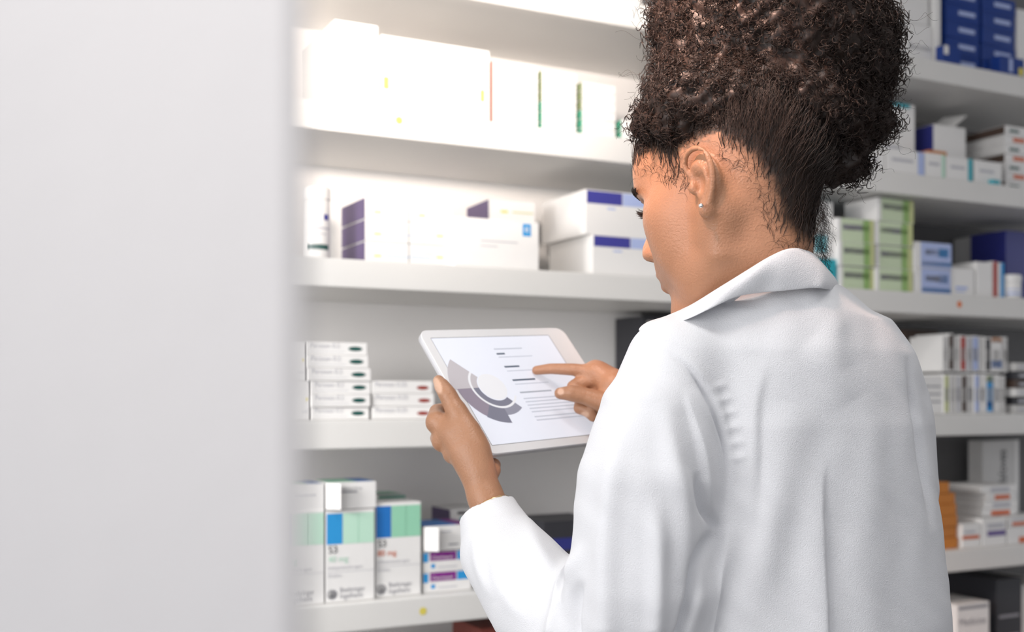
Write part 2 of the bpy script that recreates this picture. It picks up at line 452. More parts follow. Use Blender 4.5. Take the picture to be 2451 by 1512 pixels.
carton('dark blue-black carton on the lower shelf beyond the sleeve', 1300, 1440, dd=.06, depth=.14, shelf=5, h=.125, m=M_dark, prints=[(.1, .8, .5, .7, M_navy)])
carton('red-brown carton on the lowest shelf below the sleeve', 1150, 1260, dd=.05, depth=.14, shelf=6, h=.275, m=mat('rust_carton', (.25, .06, .045), .5), prints=[(.1, .8, .3, .5, M_cardg)])
carton('white carton on the lowest shelf under the yellow sticker', 900, 1120, dd=.08, depth=.16, shelf=6, h=.22, prints=[(.1, .9, .6, .8, M_lblue)])
# stock behind the shoulder
carton('dark navy carton behind the woman\'s left shoulder', 1538, 1640, dd=.20, depth=.12, shelf=4, h=.235, m=M_dark, prints=[(.1, .4, .75, .95, M_cardg), (.5, .9, .55, .9, M_navy)])
carton('grey carton beside the dark navy carton behind the shoulder', 1642, 1760, dd=.20, depth=.12, shelf=4, h=.215, m=M_cardg, prints=[(.1, .9, .6, .9, M_navy)])

# ---- right side, board 1
carton('large white box on the top shelf, upper of two', 2120, 2222, dd=.05, depth=.18, z=ST[1] + .1025, h=.15, prints=[(.3, .5, .75, .85, M_grey)])
carton('large white box on the top shelf, lower of two', 2105, 2232, dd=.045, depth=.18, shelf=1, h=.10, texts=[('Bactroban', .55, .36, .42, M_grey)])
carton('narrow white box beside the deep blue boxes on the top shelf', 2238, 2252, dd=.04, depth=.16, shelf=1, h=.26)
for c, (ua, ub) in enumerate([(2266, 2345), (2352, 2430)]):
    z = ST[1]
    for i in range(5):
        z = carton('deep blue box on the top shelf, %s in the %s stack' % (rank(i, 5), ['left', 'right'][c]), ua, ub, dd=.05, depth=.14, z=z, h=.0435, m=M_dblue,
                   prints=[(.35, .85, .4, .66, M_lblue)], rz=rng.normal(0, .012), group='deep blue boxes on the top shelf')
carton('small deep blue box in front of the blue stacks', 2395, 2452, dd=.012, depth=.034, shelf=1, h=.05, m=M_dblue, prints=[(.35, .5, .2, .9, M_lblue), (.75, .95, .1, .5, M_yellow)])
carton('small low blue box at the left foot of the blue stacks', 2257, 2300, dd=.012, depth=.024, shelf=1, h=.047, m=M_dblue, prints=[(.05, .3, .5, .98, M_card)])
carton('white box at the right end of the top shelf', 2436, 2540, dd=.05, depth=.14, shelf=1, h=.2)

# ---- right side, board 2
carton('tall white box with a teal top edge, right of the hair', 2105, 2190, dd=.10, depth=.10, shelf=2, h=.205, prints=[(.2, .85, .94, .99, M_teal), (.1, .6, .4, .45, M_lgrey)])
carton('white box with its top flap open and a navy side', 2235, 2312, dd=.10, depth=.15, shelf=2, h=.165, side=M_navy, flap='top', prints=[(.3, .7, .3, .5, M_cardg)])
z = ST[2]
for i in range(7):
    z = carton('flat box with orange-red marks, %s in its right-edge stack' % rank(i, 7), 2406, 2500, dd=.045 + rng.normal(0, .002), depth=.16, z=z, h=.0245,
               prints=[(.2, .5, .3, .75, M_orangep)] if i % 2 else [(.1, .35, .3, .6, M_ovalg), (.6, .9, .2, .7, M_lgrey)], side=M_cardg if i % 3 else M_brown, rz=rng.normal(0, .015), group='orange-marked flat boxes')
fr = [(2066, 2118, .055, None, 'first low white box from the hair'), (2121, 2213, .062, M_lblue, 'low white box with faint blue print, second from the hair'),
      (2216, 2262, .064, M_mint2, 'low white box with a pale mint end, third from the hair'), (2266, 2328, .062, M_teal, 'low white box with a turquoise stripe, fourth from the hair'),
      (2335, 2398, .062, None, 'low white box next to the orange-marked stack, fifth from the hair')]
for ua, ub, hh, pm, lb in fr:
    carton(lb, ua, ub, dd=.02, depth=.07, shelf=2, h=hh, prints=([(.82, .99, .02, .98, pm)] if pm else []) + [(.15, .7, .5, .62, M_lgrey)], group='low white boxes in front')
carton('small orange box lying on the low white boxes', 2225, 2266, dd=.035, depth=.04, z=ST[2] + .0648, h=.011, m=M_orange)
carton('small teal box on the shelf edge at the right', 2376, 2394, dd=.004, depth=.014, shelf=2, h=.012, m=M_teal)

# ---- right side, board 3
carton('turquoise box behind the neck', 1952, 2003, dd=.04, depth=.10, shelf=3, h=.072, m=M_teal, prints=[(.1, .9, .1, .4, M_lblue)])
carton('white and turquoise box on the turquoise box behind the neck', 1948, 2000, dd=.045, depth=.10, z=ST[3] + .0725, h=.07, prints=[(.0, .6, .2, .8, mat('aqua_print', (.25, .62, .70), .5))])
carton('pale blue carton standing behind the nape hair', 1925, 1975, dd=.18, depth=.1, shelf=3, h=.23, m=mat('light_aqua_carton', (.3, .6, .7), .5))
carton('white box uppermost beside the nape hair', 1955, 1994, dd=.055, depth=.10, z=ST[3] + .1425, h=.07)
def green_pr(): return [(.10, .72, .02, .98, M_green2), (.70, .88, .02, .98, M_green), (.86, 1, .02, .98, M_green3), (.14, .68, .50, .74, M_grey), (.66, .88, .50, .74, M_green)]
zs = []
for c, (ua, ub, n) in enumerate([(2008, 2092, 3), (2095, 2184, 4)]):
    z = ST[3]
    for i in range(n):
        off = [0, 0, -2, -5][i] if c == 0 else [0, 0, 0, 4][i]
        z = carton('green medicine box, %s of the %s green stack' % (rank(i, n), ['left', 'right'][c]), ua + off, ub + off, dd=.035 + rng.normal(0, .003), depth=.11, z=z, h=.058,
                   prints=green_pr(), rz=rng.normal(0, .02), group='green boxes')
z = ST[3]
for i in range(2):
    z = carton('blue medicine box beside the green boxes, %s of two' % ['lower', 'upper'][i], 2188, 2276, dd=.035, depth=.10, z=z, h=.066,
               prints=[(.18, 1, .02, .98, M_lblue), (.3, .68, .5, .72, M_grey), (.66, .92, .45, .78, M_sky), (.2, 1, .1, .25, M_sky)], rz=.02 * (1 - 2 * i), group='blue boxes')
carton('white box with small blue print right of the blue boxes', 2276, 2332, dd=.04, depth=.12, shelf=3, h=.074, prints=[(.2, .7, .25, .35, M_lblue), (.2, .6, .15, .2, M_lblue)])
carton('upright white box beside the red-spined box', 2337, 2374, dd=.04, depth=.12, shelf=3, h=.094)
carton('slim box with a brick-red spine', 2375, 2388, dd=.04, depth=.12, shelf=3, h=.098, m=M_card, prints=[(.1, .9, .02, .98, M_red)])
carton('slim box with a blue spine', 2389, 2403, dd=.04, depth=.12, shelf=3, h=.096, m=M_card, prints=[(.4, .98, .02, .98, M_sky)])
carton('grey upright carton at the back of the shelf', 2330, 2398, dd=.245, depth=.07, shelf=3, h=.20, m=M_cardg, prints=[(.4, .6, .5, .9, M_dark)])
carton('navy carton on the shelf behind the white jar', 2408, 2520, dd=.12, depth=.12, shelf=3, h=.20, m=M_navy, prints=[(.5, .9, .3, .75, M_lblue)])
s0, _, Yb = hit(2440, 700, .03)
jar = empty('medicine_jar', S(s0, .065, ST[3]), ANG); tag(jar, 'short white round jar on the middle shelf at the right edge', 'jar')
link('jar_body', lathe([(.030, 0), (.032, .003), (.032, .045), (.030, .048)], 28), M_plastic, jar, smooth=True)
link('lid', lathe([(.0325, .047), (.0335, .05), (.0335, .064), (.031, .067)], 28), M_plastic, jar)
R_ = .032; can = jar; wrap(.012, .018, -60, 60, M_lblue); wrap(.025, .028, -60, 60, M_lblue)

# ---- right side, board 4: upright slim boxes in two tiers
carton('brown carton behind the right shoulder', 2165, 2246, dd=.165, depth=.12, z=ST[4] + .0985, h=.125, m=M_brown, prints=[(.2, .8, .5, .8, M_cardg)])
carton('grey box low behind the right shoulder', 2130, 2215, dd=.165, depth=.12, shelf=4, h=.098, m=M_cardg)
carton('white box with grey lines beside the right shoulder', 2203, 2257, dd=.04, depth=.12, shelf=4, h=.0975, prints=[(.1, .9, .7, .74, M_grey), (.1, .9, .5, .54, M_grey), (.1, .9, .3, .34, M_grey)])
cols = [M_green3, M_cardg, M_lgrey, M_brown, M_cardg, M_lblue, M_card, M_sky, M_card, M_cardg]
u = 2259; i = 0
while u < 2402:
    wd = [12, 14, 11, 13, 15, 12, 13, 18, 14, 12][i % 10]
    carton('slim upright box on the lower tier, %s from the shoulder' % ['first', 'second', 'third', 'fourth', 'fifth', 'sixth', 'seventh', 'eighth', 'ninth', 'tenth', 'eleventh', 'twelfth', 'thirteenth'][i], u, u + wd, dd=.035 + abs(rng.normal(0, .003)), depth=.11, shelf=4, h=.1035 + rng.normal(0, .0015),
           prints=[(.1, .9, .05, .95, cols[i % 10]), (.2, .8, .3, .65, M_card if i % 2 else M_lgrey)] + ([(.1, .9, .78, .95, M_yellow), (.1, .9, .15, .3, M_blue)] if i == 7 else []), group='slim boxes, lower tier', name='slim_medicine_box')
    u += wd + 1.5; i += 1
u = 2256; i = 0
cols = [M_cardg, M_brown, M_cardg, M_red, M_lgrey, M_lblue, M_cardg, M_dark, M_card, M_cardg]
while u < 2400:
    wd = [12, 13, 12, 14, 12, 16, 12, 13, 26, 12][i % 10]
    carton('slim upright box on the upper tier, %s from the shoulder' % ['first', 'second', 'third', 'fourth', 'fifth', 'sixth', 'seventh', 'eighth', 'ninth', 'tenth', 'eleventh', 'twelfth', 'thirteenth'][i], u, u + wd, dd=.04 + abs(rng.normal(0, .003)), depth=.11, z=ST[4] + .1085, h=.094 + rng.normal(0, .002),
           prints=[(.1, .9, .05, .95, cols[i % 10]), (.2, .8, .3, .65, M_cardg if i % 2 else M_card)] + ([(.05, .95, .85, .98, M_orange), (.05, .95, .12, .34, M_blue)] if i == 8 else []), group='slim boxes, upper tier', name='slim_medicine_box')
    u += wd + 1.5; i += 1
z = ST[4]
for i in range(6):
    z = carton('flat box lying beside the slim boxes, %s of its stack' % rank(i, 6), 2428, 2530, dd=.04 + rng.normal(0, .003), depth=.13, z=z, h=.0225,
               m=[M_cardg, M_dark, M_card, M_brown, M_dark, M_cardg][i], prints=[(.1, .6, .3, .6, M_lgrey)], rz=rng.normal(0, .02), group='flat boxes at the right edge')

# ---- right side, board 5
z = ST[5]
for i in range(6):
    z = carton('orange box beside the coat, %s of its stack' % rank(i, 6), [2235, 2235, 2234, 2233, 2230, 2222][i], [2292, 2291, 2292, 2289, 2286, 2272][i], dd=.03 + rng.normal(0, .002), depth=.1, z=z, h=.0285, m=M_orange, rz=rng.normal(0, .02), group='orange boxes')
carton('white box with red line right of the orange stack', 2303, 2348, dd=.022, depth=.12, shelf=5, h=.062, prints=[(.0, .9, .35, .5, M_orangep), (.1, .7, .6, .7, M_lgrey)])
carton('white box with purple band in front of the flat boxes', 2352, 2408, dd=.02, depth=.10, shelf=5, h=.072, prints=[(.2, .98, .35, .55, mat('violet_print', (.16, .12, .3), .5)), (.2, .9, .65, .8, M_lgrey)])
carton('white box with red lower edge at the right border', 2412, 2500, dd=.02, depth=.10, shelf=5, h=.044, prints=[(.3, 1, .05, .4, M_orangep)])
carton('white box with red band on the red-edged box', 2414, 2500, dd=.024, depth=.10, z=ST[5] + .0445, h=.027, prints=[(.1, .8, .1, .45, M_orangep), (.1, .8, .6, .8, M_lgrey)])
z = ST[5] + .0725
for i in range(4):
    z = carton('flat red-brown printed box, %s of the small pile' % rank(i, 4), [2352, 2358, 2362, 2350][i], 2432, dd=.05, depth=.12, z=z, h=.0205, prints=[(.25, .8, .1, .7, M_orangep if i % 2 == 0 else M_lgrey)], side=M_cardg, rz=rng.normal(0, .03), group='flat red-brown boxes')
carton('flat box base under the red-brown flat boxes', 2352, 2432, dd=.125, depth=.1, shelf=5, h=.071, m=M_cardg)
s_, z_, _ = hit(2395, 1130, .235)
binder = empty('display_carton', S(s_, .235, ST[5]), ANG); tag(binder, 'tall grey-white display carton with vertical dark lettering', 'carton')
link('carton', box_mesh(-.075, .075, 0, .05, 0, .262, .001, endflap=True), M_cardg, binder)
link('side_strip', box_mesh(.062, .0755, -.001, .02, .0, .2625), M_card, binder)
lettering('Maloves', M_dark, binder, .022, -.0015, .12, .115, 1.3, (0, -math.pi / 2, 0))

# ---- right side, board 6
carton('white box with dark lettering on the lowest shelf', 2290, 2368, dd=.03, depth=.12, shelf=6, h=.215, prints=[(.05, .95, .93, .97, M_grey)], texts=[('Medicine', .08, .74, .8, M_grey)])
carton('charcoal carton on the lowest shelf, left of the right border', 2385, 2445, dd=.06, depth=.2, shelf=6, h=.262, m=M_dark, prints=[(.1, .9, .6, .63, M_grey), (.1, .9, .4, .43, M_grey)])
carton('grey carton at the right end of the lowest shelf', 2447, 2530, dd=.06, depth=.2, shelf=6, h=.24, m=M_cardg, prints=[(.1, .9, .6, .65, M_grey)])
# ------------------------------------------------------------------ implicit-surface modelling
class Field:
    def __init__(self, lo, hi, h):
        self.lo = np.array(lo, np.float32); self.h = h
        self.n = np.ceil((np.array(hi) - np.array(lo)) / h).astype(int) + 1
        self.a = np.full(self.n, 1.0, np.float32)
    def sl(self, lo, hi):
        i0 = np.clip(np.floor((np.array(lo) - self.lo) / self.h).astype(int), 0, self.n)
        i1 = np.clip(np.ceil((np.array(hi) - self.lo) / self.h).astype(int) + 1, 0, self.n)
        return tuple(slice(a, b) for a, b in zip(i0, i1)), i0, i1
    def grid(self, i0, i1):
        ax = [(self.lo[k] + self.h * np.arange(i0[k], i1[k], dtype=np.float32)) for k in range(3)]
        return ax[0][:, None, None], ax[1][None, :, None], ax[2][None, None, :]
    def op(self, f, lo, hi, k=0.0, sub=False):
        mg = k + 4 * self.h
        s, i0, i1 = self.sl(np.array(lo) - mg, np.array(hi) + mg)
        if any(b <= a for a, b in zip(i0, i1)): return
        b = f(*self.grid(i0, i1)).astype(np.float32); a = self.a[s]
        if sub:
            b = -b
            if k > 0:
                hh = np.maximum(k - np.abs(a - b), 0) / k; self.a[s] = np.maximum(a, b) + hh * hh * k * .25
            else: self.a[s] = np.maximum(a, b)
        else:
            if k > 0:
                hh = np.maximum(k - np.abs(a - b), 0) / k; self.a[s] = np.minimum(a, b) - hh * hh * k * .25
            else: self.a[s] = np.minimum(a, b)
    def tube(self, pts, rs, k=0.0, sub=False):
        """a chain of tapered capsules through pts"""
        pts = np.array(pts, float); rs = np.array(rs, float)
        def f(x, y, z):
            d = None
            for i in range(len(pts) - 1):
                a, b = pts[i], pts[i + 1]; ab = b - a; L = ab @ ab + 1e-12
                t = np.clip(((x - a[0]) * ab[0] + (y - a[1]) * ab[1] + (z - a[2]) * ab[2]) / L, 0, 1)
                dd = np.sqrt((x - a[0] - t * ab[0]) ** 2 + (y - a[1] - t * ab[1]) ** 2 + (z - a[2] - t * ab[2]) ** 2) - (rs[i] + (rs[i + 1] - rs[i]) * t)
                d = dd if d is None else np.minimum(d, dd)
            return d
        R = rs.max()
        self.op(f, pts.min(0) - R, pts.max(0) + R, k, sub)
    def ell(self, c, r, axes=None, k=0.0, sub=False):
        c = np.array(c, float); r = np.array(r, float); A = np.eye(3) if axes is None else np.array(axes, float)
        def f(x, y, z):
            q = [((x - c[0]) * A[i][0] + (y - c[1]) * A[i][1] + (z - c[2]) * A[i][2]) for i in range(3)]
            k0 = np.sqrt(sum((q[i] / r[i]) ** 2 for i in range(3)))
            k1 = np.sqrt(sum((q[i] / r[i] ** 2) ** 2 for i in range(3))) + 1e-6
            return k0 * (k0 - 1) / k1
        e = np.abs(A.T) @ r
        self.op(f, c - e, c + e, k, sub)
    def mesh(self):
        A = self.a; ins = A < 0
        c = [ins[i:A.shape[0] - 1 + i, j:A.shape[1] - 1 + j, k:A.shape[2] - 1 + k] for i in (0, 1) for j in (0, 1) for k in (0, 1)]
        anyi = c[0].copy(); alli = c[0].copy()
        for q in c[1:]: anyi |= q; alli &= q
        act = anyi & ~alli
        flat = np.flatnonzero(act.ravel()); I = np.stack(np.unravel_index(flat, act.shape), 1)
        off = np.array([(i, j, k) for i in (0, 1) for j in (0, 1) for k in (0, 1)])
        V = np.stack([A[I[:, 0] + o[0], I[:, 1] + o[1], I[:, 2] + o[2]] for o in off], 1)
        acc = np.zeros((len(I), 3)); cnt = np.zeros(len(I))
        for a in range(8):
            for b in range(a + 1, 8):
                if np.abs(off[a] - off[b]).sum() == 1:
                    m = (V[:, a] < 0) != (V[:, b] < 0)
                    t = V[m, a] / (V[m, a] - V[m, b])
                    acc[m] += off[a] + t[:, None] * (off[b] - off[a]); cnt[m] += 1
        P = self.lo + self.h * (I + acc / cnt[:, None])
        sh = act.shape
        def vid(i, j, k):
            return np.searchsorted(flat, (i * sh[1] + j) * sh[2] + k)
        quads = []
        for ax in range(3):
            o = [0, 0, 0]; o[ax] = 1
            a0 = ins[:A.shape[0] - o[0], :A.shape[1] - o[1], :A.shape[2] - o[2]]; a1 = ins[o[0]:, o[1]:, o[2]:]
            E = np.argwhere(a0 != a1)
            u, v = (ax + 1) % 3, (ax + 2) % 3
            ok = (E[:, u] > 0) & (E[:, v] > 0) & (E[:, u] < sh[u]) & (E[:, v] < sh[v]) & (E[:, ax] < sh[ax])
            E = E[ok]
            s = a0[E[:, 0], E[:, 1], E[:, 2]]
            def cell(du, dv):
                q = E.copy(); q[:, u] -= du; q[:, v] -= dv; return vid(q[:, 0], q[:, 1], q[:, 2])
            Q = np.stack([cell(1, 1), cell(0, 1), cell(0, 0), cell(1, 0)], 1)
            Q[~s] = Q[~s][:, ::-1]
            quads.append(Q)
        return P, np.concatenate(quads)

def fast_mesh(name, P, Q, smooth=True):
    """Q: (n,4) quads or (n,3) triangles"""
    me = bpy.data.meshes.new(name); k = Q.shape[1]
    me.vertices.add(len(P)); me.vertices.foreach_set('co', np.ascontiguousarray(P, np.float32).ravel())
    me.loops.add(len(Q) * k); me.loops.foreach_set('vertex_index', np.ascontiguousarray(Q, np.int32).ravel())
    me.polygons.add(len(Q)); me.polygons.foreach_set('loop_start', np.arange(0, len(Q) * k, k, dtype=np.int32))
    me.polygons.foreach_set('loop_total', np.full(len(Q), k, np.int32))
    me.polygons.foreach_set('use_smooth', np.full(len(Q), smooth))
    me.update(calc_edges=True); me.validate()
    return me

def relax(P, Q, it=2, lam=0.5):
    e = np.concatenate([Q[:, [i, (i + 1) % 4]] for i in range(4)])
    n = len(P); deg = np.bincount(e.ravel(), minlength=n).astype(float)[:, None]
    for _ in range(it):
        acc = np.zeros_like(P)
        for c in range(3):
            acc[:, c] = np.bincount(e[:, 0], P[e[:, 1], c], n) + np.bincount(e[:, 1], P[e[:, 0], c], n)
        P = P + lam * (acc / np.maximum(deg, 1) - P)
    return P

def vnormals(P, Q):
    n = np.cross(P[Q[:, 2]] - P[Q[:, 0]], P[Q[:, 3]] - P[Q[:, 1]])
    N_ = np.zeros_like(P)
    for c in range(3):
        N_[:, c] = sum(np.bincount(Q[:, i], n[:, c], len(P)) for i in range(4))
    return N_ / (np.linalg.norm(N_, axis=1, keepdims=True) + 1e-12)

def set_color(me, col, name='tint'):
    at = me.color_attributes.new(name, 'FLOAT_COLOR', 'POINT')
    c4 = np.concatenate([col, np.ones((len(col), 1))], 1).astype(np.float32)
    at.data.foreach_set('color', c4.ravel())

def proj(P):
    return np.stack([U0 + FPX * P[:, 0] / P[:, 1], V0 - FPX * (P[:, 2] - CAMZ) / P[:, 1]], 1)

def spline(pts, n):
    """Catmull-Rom through pts"""
    p = np.array(pts, float); p = np.concatenate([[2 * p[0] - p[1]], p, [2 * p[-1] - p[-2]]])
    m = len(p) - 3; out = []
    for t in np.linspace(0, m - 1e-9, n):
        i = int(t); f = t - i; a, b, c, d = p[i:i + 4]
        out.append(.5 * ((2 * b) + (c - a) * f + (2 * a - 5 * b + 4 * c - d) * f ** 2 + (3 * b - a - 3 * c + d) * f ** 3))
    return np.array(out)

# ------------------------------------------------------------------ tablet
TS = 1.07
cz = np.array([0, 0, CAMZ])
T_TL = np.array([-.112, 1.35, .079]) * TS + cz
T_TR = np.array([.066, 1.51, .092]) * TS + cz
T_BL = np.array([-.027, 1.266, -.064]) * TS + cz
TW = np.linalg.norm(T_TR - T_TL); THh = np.linalg.norm(T_BL - T_TL)
tx = (T_TR - T_TL) / TW; ty = (T_BL - T_TL); ty -= tx * (ty @ tx); ty /= np.linalg.norm(ty)
tn = np.cross(ty, tx); tn = tn if tn[1] < 0 else -tn
def TP(a, b, c=0.0):      # a right, b down (m), c towards the viewer
    return T_TL + tx * a + ty * b + tn * c
def tabhit(u, v, c=0.0):
    r = np.array([(u - U0) / FPX, 1, (V0 - v) / FPX])
    t = ((T_TL + tn * c - cz) @ tn) / (r @ tn)
    return cz + r * t
def rrect(w, h, r, n=8):
    out = []
    for cx, cy, a0 in ((w - r, r, -90), (w - r, h - r, 0), (r, h - r, 90), (r, r, 180)):
        for i in range(n + 1):
            a = math.radians(a0 + 90 * i / n); out.append((cx + r * math.cos(a), cy + r * math.sin(a)))
    return out
tab = empty('tablet'); tab.matrix_world = Matrix(((tx[0], -ty[0], tn[0], T_TL[0]), (tx[1], -ty[1], tn[1], T_TL[1]), (tx[2], -ty[2], tn[2], T_TL[2]), (0, 0, 0, 1)))
tag(tab, 'white tablet computer showing a ring chart, held in both hands', 'tablet')
def plate(outline, z0, z1, bev=0.0, name='plate'):
    bm = bmesh.new()
    vs = [bm.verts.new((x, -y, z0)) for x, y in outline]
    f = bm.faces.new(vs)
    r = bmesh.ops.extrude_face_region(bm, geom=[f])
    for v in r['geom']:
        if isinstance(v, bmesh.types.BMVert): v.co.z = z1
    bmesh.ops.recalc_face_normals(bm, faces=bm.faces)
    if bev:
        es = [e for e in bm.edges if abs(e.verts[0].co.z - e.verts[1].co.z) < 1e-7]
        bmesh.ops.bevel(bm, geom=es, offset=bev, segments=3, affect='EDGES', profile=.6)
    me = bpy.data.meshes.new(name); bm.to_mesh(me); bm.free(); return me
M_tabw = mat('tablet_white_glass', (.86, .86, .87), .35, spec=.4)
M_tabm = mat('tablet_aluminium', (.75, .75, .77), .35, metal=.6)
M_scr = mat('screen_page', (.55, .57, .63), .15, emit=(.86, .88, .97, .42))
def scr(name, col, e=.4): return mat(name, tuple(c * .5 for c in col), .2, emit=col + (e,))
link('case', plate(rrect(TW, THh, .014), -.0095, -.0012, .003), M_tabm, tab)
link('bezel', plate(rrect(TW, THh, .014), -.0012, .0002, .0006), M_tabw, tab)
bx0, bx1, by0, by1 = .0135, TW - .036, .0142, THh - .0125
screen = link('screen', plate([(bx0, by0), (bx1, by0), (bx1, by1), (bx0, by1)], .0002, .0005), M_scr, tab)
link('home_button', plate([(TW - .0105 + .0045 * math.cos(a), THh / 2 + .0045 * math.sin(a)) for a in np.linspace(0, 2 * math.pi, 21)[:-1]], .0002, .0005), mat('button_ring', (.7, .7, .72), .3), tab)
def tabxy(u, v):
    P_ = tabhit(u, v) - T_TL; return np.array([P_ @ tx, P_ @ ty])
edge_m = mat('screen_edge_grey', (.35, .36, .38), .3)
for (a, b, c, d) in ((bx0, by0 - .001, bx1, by0), (bx1, by0, bx1 + .001, by1), (bx0 - .0006, by0, bx0, by1), (bx0, by1, bx1, by1 + .0006)):
    link('screen_edge', plate([(a, b), (c, b), (c, d), (a, d)], .0002, .0005), edge_m, tab)
# ring chart: centre and two axes read from the photo, laid out flat on the screen
cc = np.array([.0665, .0985])
def ring_sector(r0, r1, a0, a1, m, z=.0008, name='chart_sector'):
    n = max(4, int(abs(a1 - a0) / 6)); vs, fs = [], []
    for i in range(n + 1):
        a = math.radians(a0 + (a1 - a0) * i / n)
        for r in (r0, r1): vs.append((cc[0] + r * math.cos(a), -(cc[1] + r * math.sin(a)), z))
    for i in range(n): fs.append((2 * i, 2 * i + 1, 2 * i + 3, 2 * i + 2))
    link(name, pydata(name, vs, [f[::-1] for f in fs]), m, screen)
c_a = scr('chart_pale', (.66, .62, .65)); c_b = scr('chart_mauve', (.36, .31, .38)); c_c = scr('chart_grey_violet', (.26, .26, .33)); c_d = scr('chart_slate', (.36, .36, .44)); c_w = scr('chart_white', (.9, .9, .93), .5)
ring_sector(.035, .064, -180, -131, c_a); ring_sector(.035, .0575, 128, 180, c_b); ring_sector(.035, .0585, 92, 128, c_c); ring_sector(.035, .046, 52, 92, c_d)
ring_sector(.0225, .0318, -180, -131, c_a); ring_sector(.0225, .0318, 52, 180, c_c)
ring_sector(.0318, .035, -180, -131, c_w, .0009, 'chart_ring'); ring_sector(.0318, .035, 30, 180, c_w, .0009, 'chart_ring')
ring_sector(0, .0215, 0, 360, c_w, .0009, 'chart_centre')
l_d = scr('text_line_dark', (.13, .16, .22)); l_m = scr('text_line_grey', (.50, .53, .60)); l_l = scr('text_line_pale', (.68, .71, .80))
for (y, w_, m_, t_) in ((.043, .014, l_d, .0026), (.0655, .026, l_d, .0026), (.0885, .040, l_d, .0026), (.1095, .056, l_m, .0022), (.035, .05, l_l, .0018), (.120, .09, l_l, .0016), (.1255, .085, l_l, .0016), (.131, .092, l_l, .0016),
                        (.1365, .088, l_l, .0016), (.142, .08, l_l, .0016), (.150, .10, l_l, .0018), (.1555, .095, l_l, .0018), (.0495, .06, l_l, .0012), (.0735, .07, l_l, .0012), (.096, .06, l_l, .0012)):
    link('text_line', plate([(.1065, y), (.1065 + w_, y), (.1065 + w_, y + t_), (.1065, y + t_)], .0005, .0008), m_, screen)

# ------------------------------------------------------------------ person: frames
person = empty('person', (.30, 1.27, 0)); tag(person, 'person in a white coat with an updo of dark curls, tapping a tablet', 'person')
PH, TH_ = math.radians(42), math.radians(13)
F0 = np.array([-math.cos(PH), math.sin(PH), 0]); hR = np.array([math.sin(PH), math.cos(PH), 0]); Zv = np.array([0, 0, 1.])
hF = math.cos(TH_) * F0 - math.sin(TH_) * Zv; hU = math.sin(TH_) * F0 + math.cos(TH_) * Zv
EAR = px(1673, 440, 1.19)
H0 = EAR + hR * .074
HS = 1.0
def HP(f, r, u): return H0 + HS * (hF * f + hR * r + hU * u)
hA = np.stack([hF, hR, hU])
PB = math.radians(62)
bF = np.array([-math.cos(PB), math.sin(PB), 0]); bR = np.array([math.sin(PB), math.cos(PB), 0])
bA = np.stack([bF, bR, Zv])
# ------------------------------------------------------------------ body: one continuous surface
B = Field((-.14, 1.02, .93), (.50, 1.60, 1.70), .0021)
E = lambda c, r, k=.01, sub=False, ax=None: B.ell(HP(*c), np.array(r) * HS, hA if ax is None else ax, k, sub)
def T(pts, rs, k=.008, sub=False): B.tube([HP(*p) for p in pts], np.array(rs) * HS, k, sub)
# skull and face masses
E((-.008, 0, .048), (.098, .0745, .088), 0)
E((.030, 0, .030), (.072, .066, .075), .02)
E((.048, 0, -.030), (.056, .056, .072), .03)
for s in (-1, 1):
    E((.058, s * .040, -.012), (.030, .026, .024), .03)       # cheekbone
    E((.053, s * .031, -.050), (.033, .026, .034), .03)       # cheek
    T([(-.004, s * .058, -.030), (.004, s * .054, -.072), (.045, s * .032, -.100), (.078, s * .010, -.112)], [.014, .015, .015, .014], .03)   # jaw
E((.080, 0, -.108), (.019, .022, .017), .02)                    # chin
E((.030, 0, -.085), (.045, .040, .022), .03)
T([(.090, -.030, .030), (.0985, 0, .030), (.090, .030, .030)], [.009, .009, .009], .02)   # brow ridge
E((.078, 0, .055), (.026, .050, .030), .03)                     # forehead
for s in (-1, 1):
    E((.098, s * .031, .008), (.014, .017, .0125), .012, True)   # socket
    E((.0795, s * .031, .009), (.0135, .0135, .0135), .003)     # eyeball with lids
    T([(.087, s * .018, .004), (.0935, s * .031, .0035), (.085, s * .045, .006)], [.0028, .0034, .0026], .004)   # upper lid edge, lowered
    E((.112, s * .0125, -.034), (.0125, .0095, .0085), .006)    # nostril wing
T([(.096, 0, .020), (.107, 0, .000), (.1155, 0, -.022)], [.0080, .0090, .0105], .012)
E((.1155, 0, -.029), (.0135, .0125, .0115), .010)                # nose tip
for s in (-1, 1):
    E((.113, s * .0085, -.0425), (.0060, .0042, .0050), .003, True)
E((.088, 0, -.062), (.022, .030, .024), .02)                    # mouth mound
T([(.096, -.023, -.066), (.109, -.009, -.0605), (.1115, 0, -.0615), (.109, .009, -.0605), (.096, .023, -.066)], [.0030, .0058, .0056, .0058, .0030], .005)   # upper lip
T([(.095, -.021, -.069), (.1055, -.008, -.0755), (.107, 0, -.0762), (.1055, .008, -.0755), (.095, .021, -.069)], [.0030, .0062, .0068, .0062, .0030], .005)   # lower lip
T([(.095, -.025, -.068), (.1115, -.009, -.0685), (.114, 0, -.0682), (.1115, .009, -.0685), (.095, .025, -.068)], [.0012, .0013, .0013, .0013, .0012], .002, True)
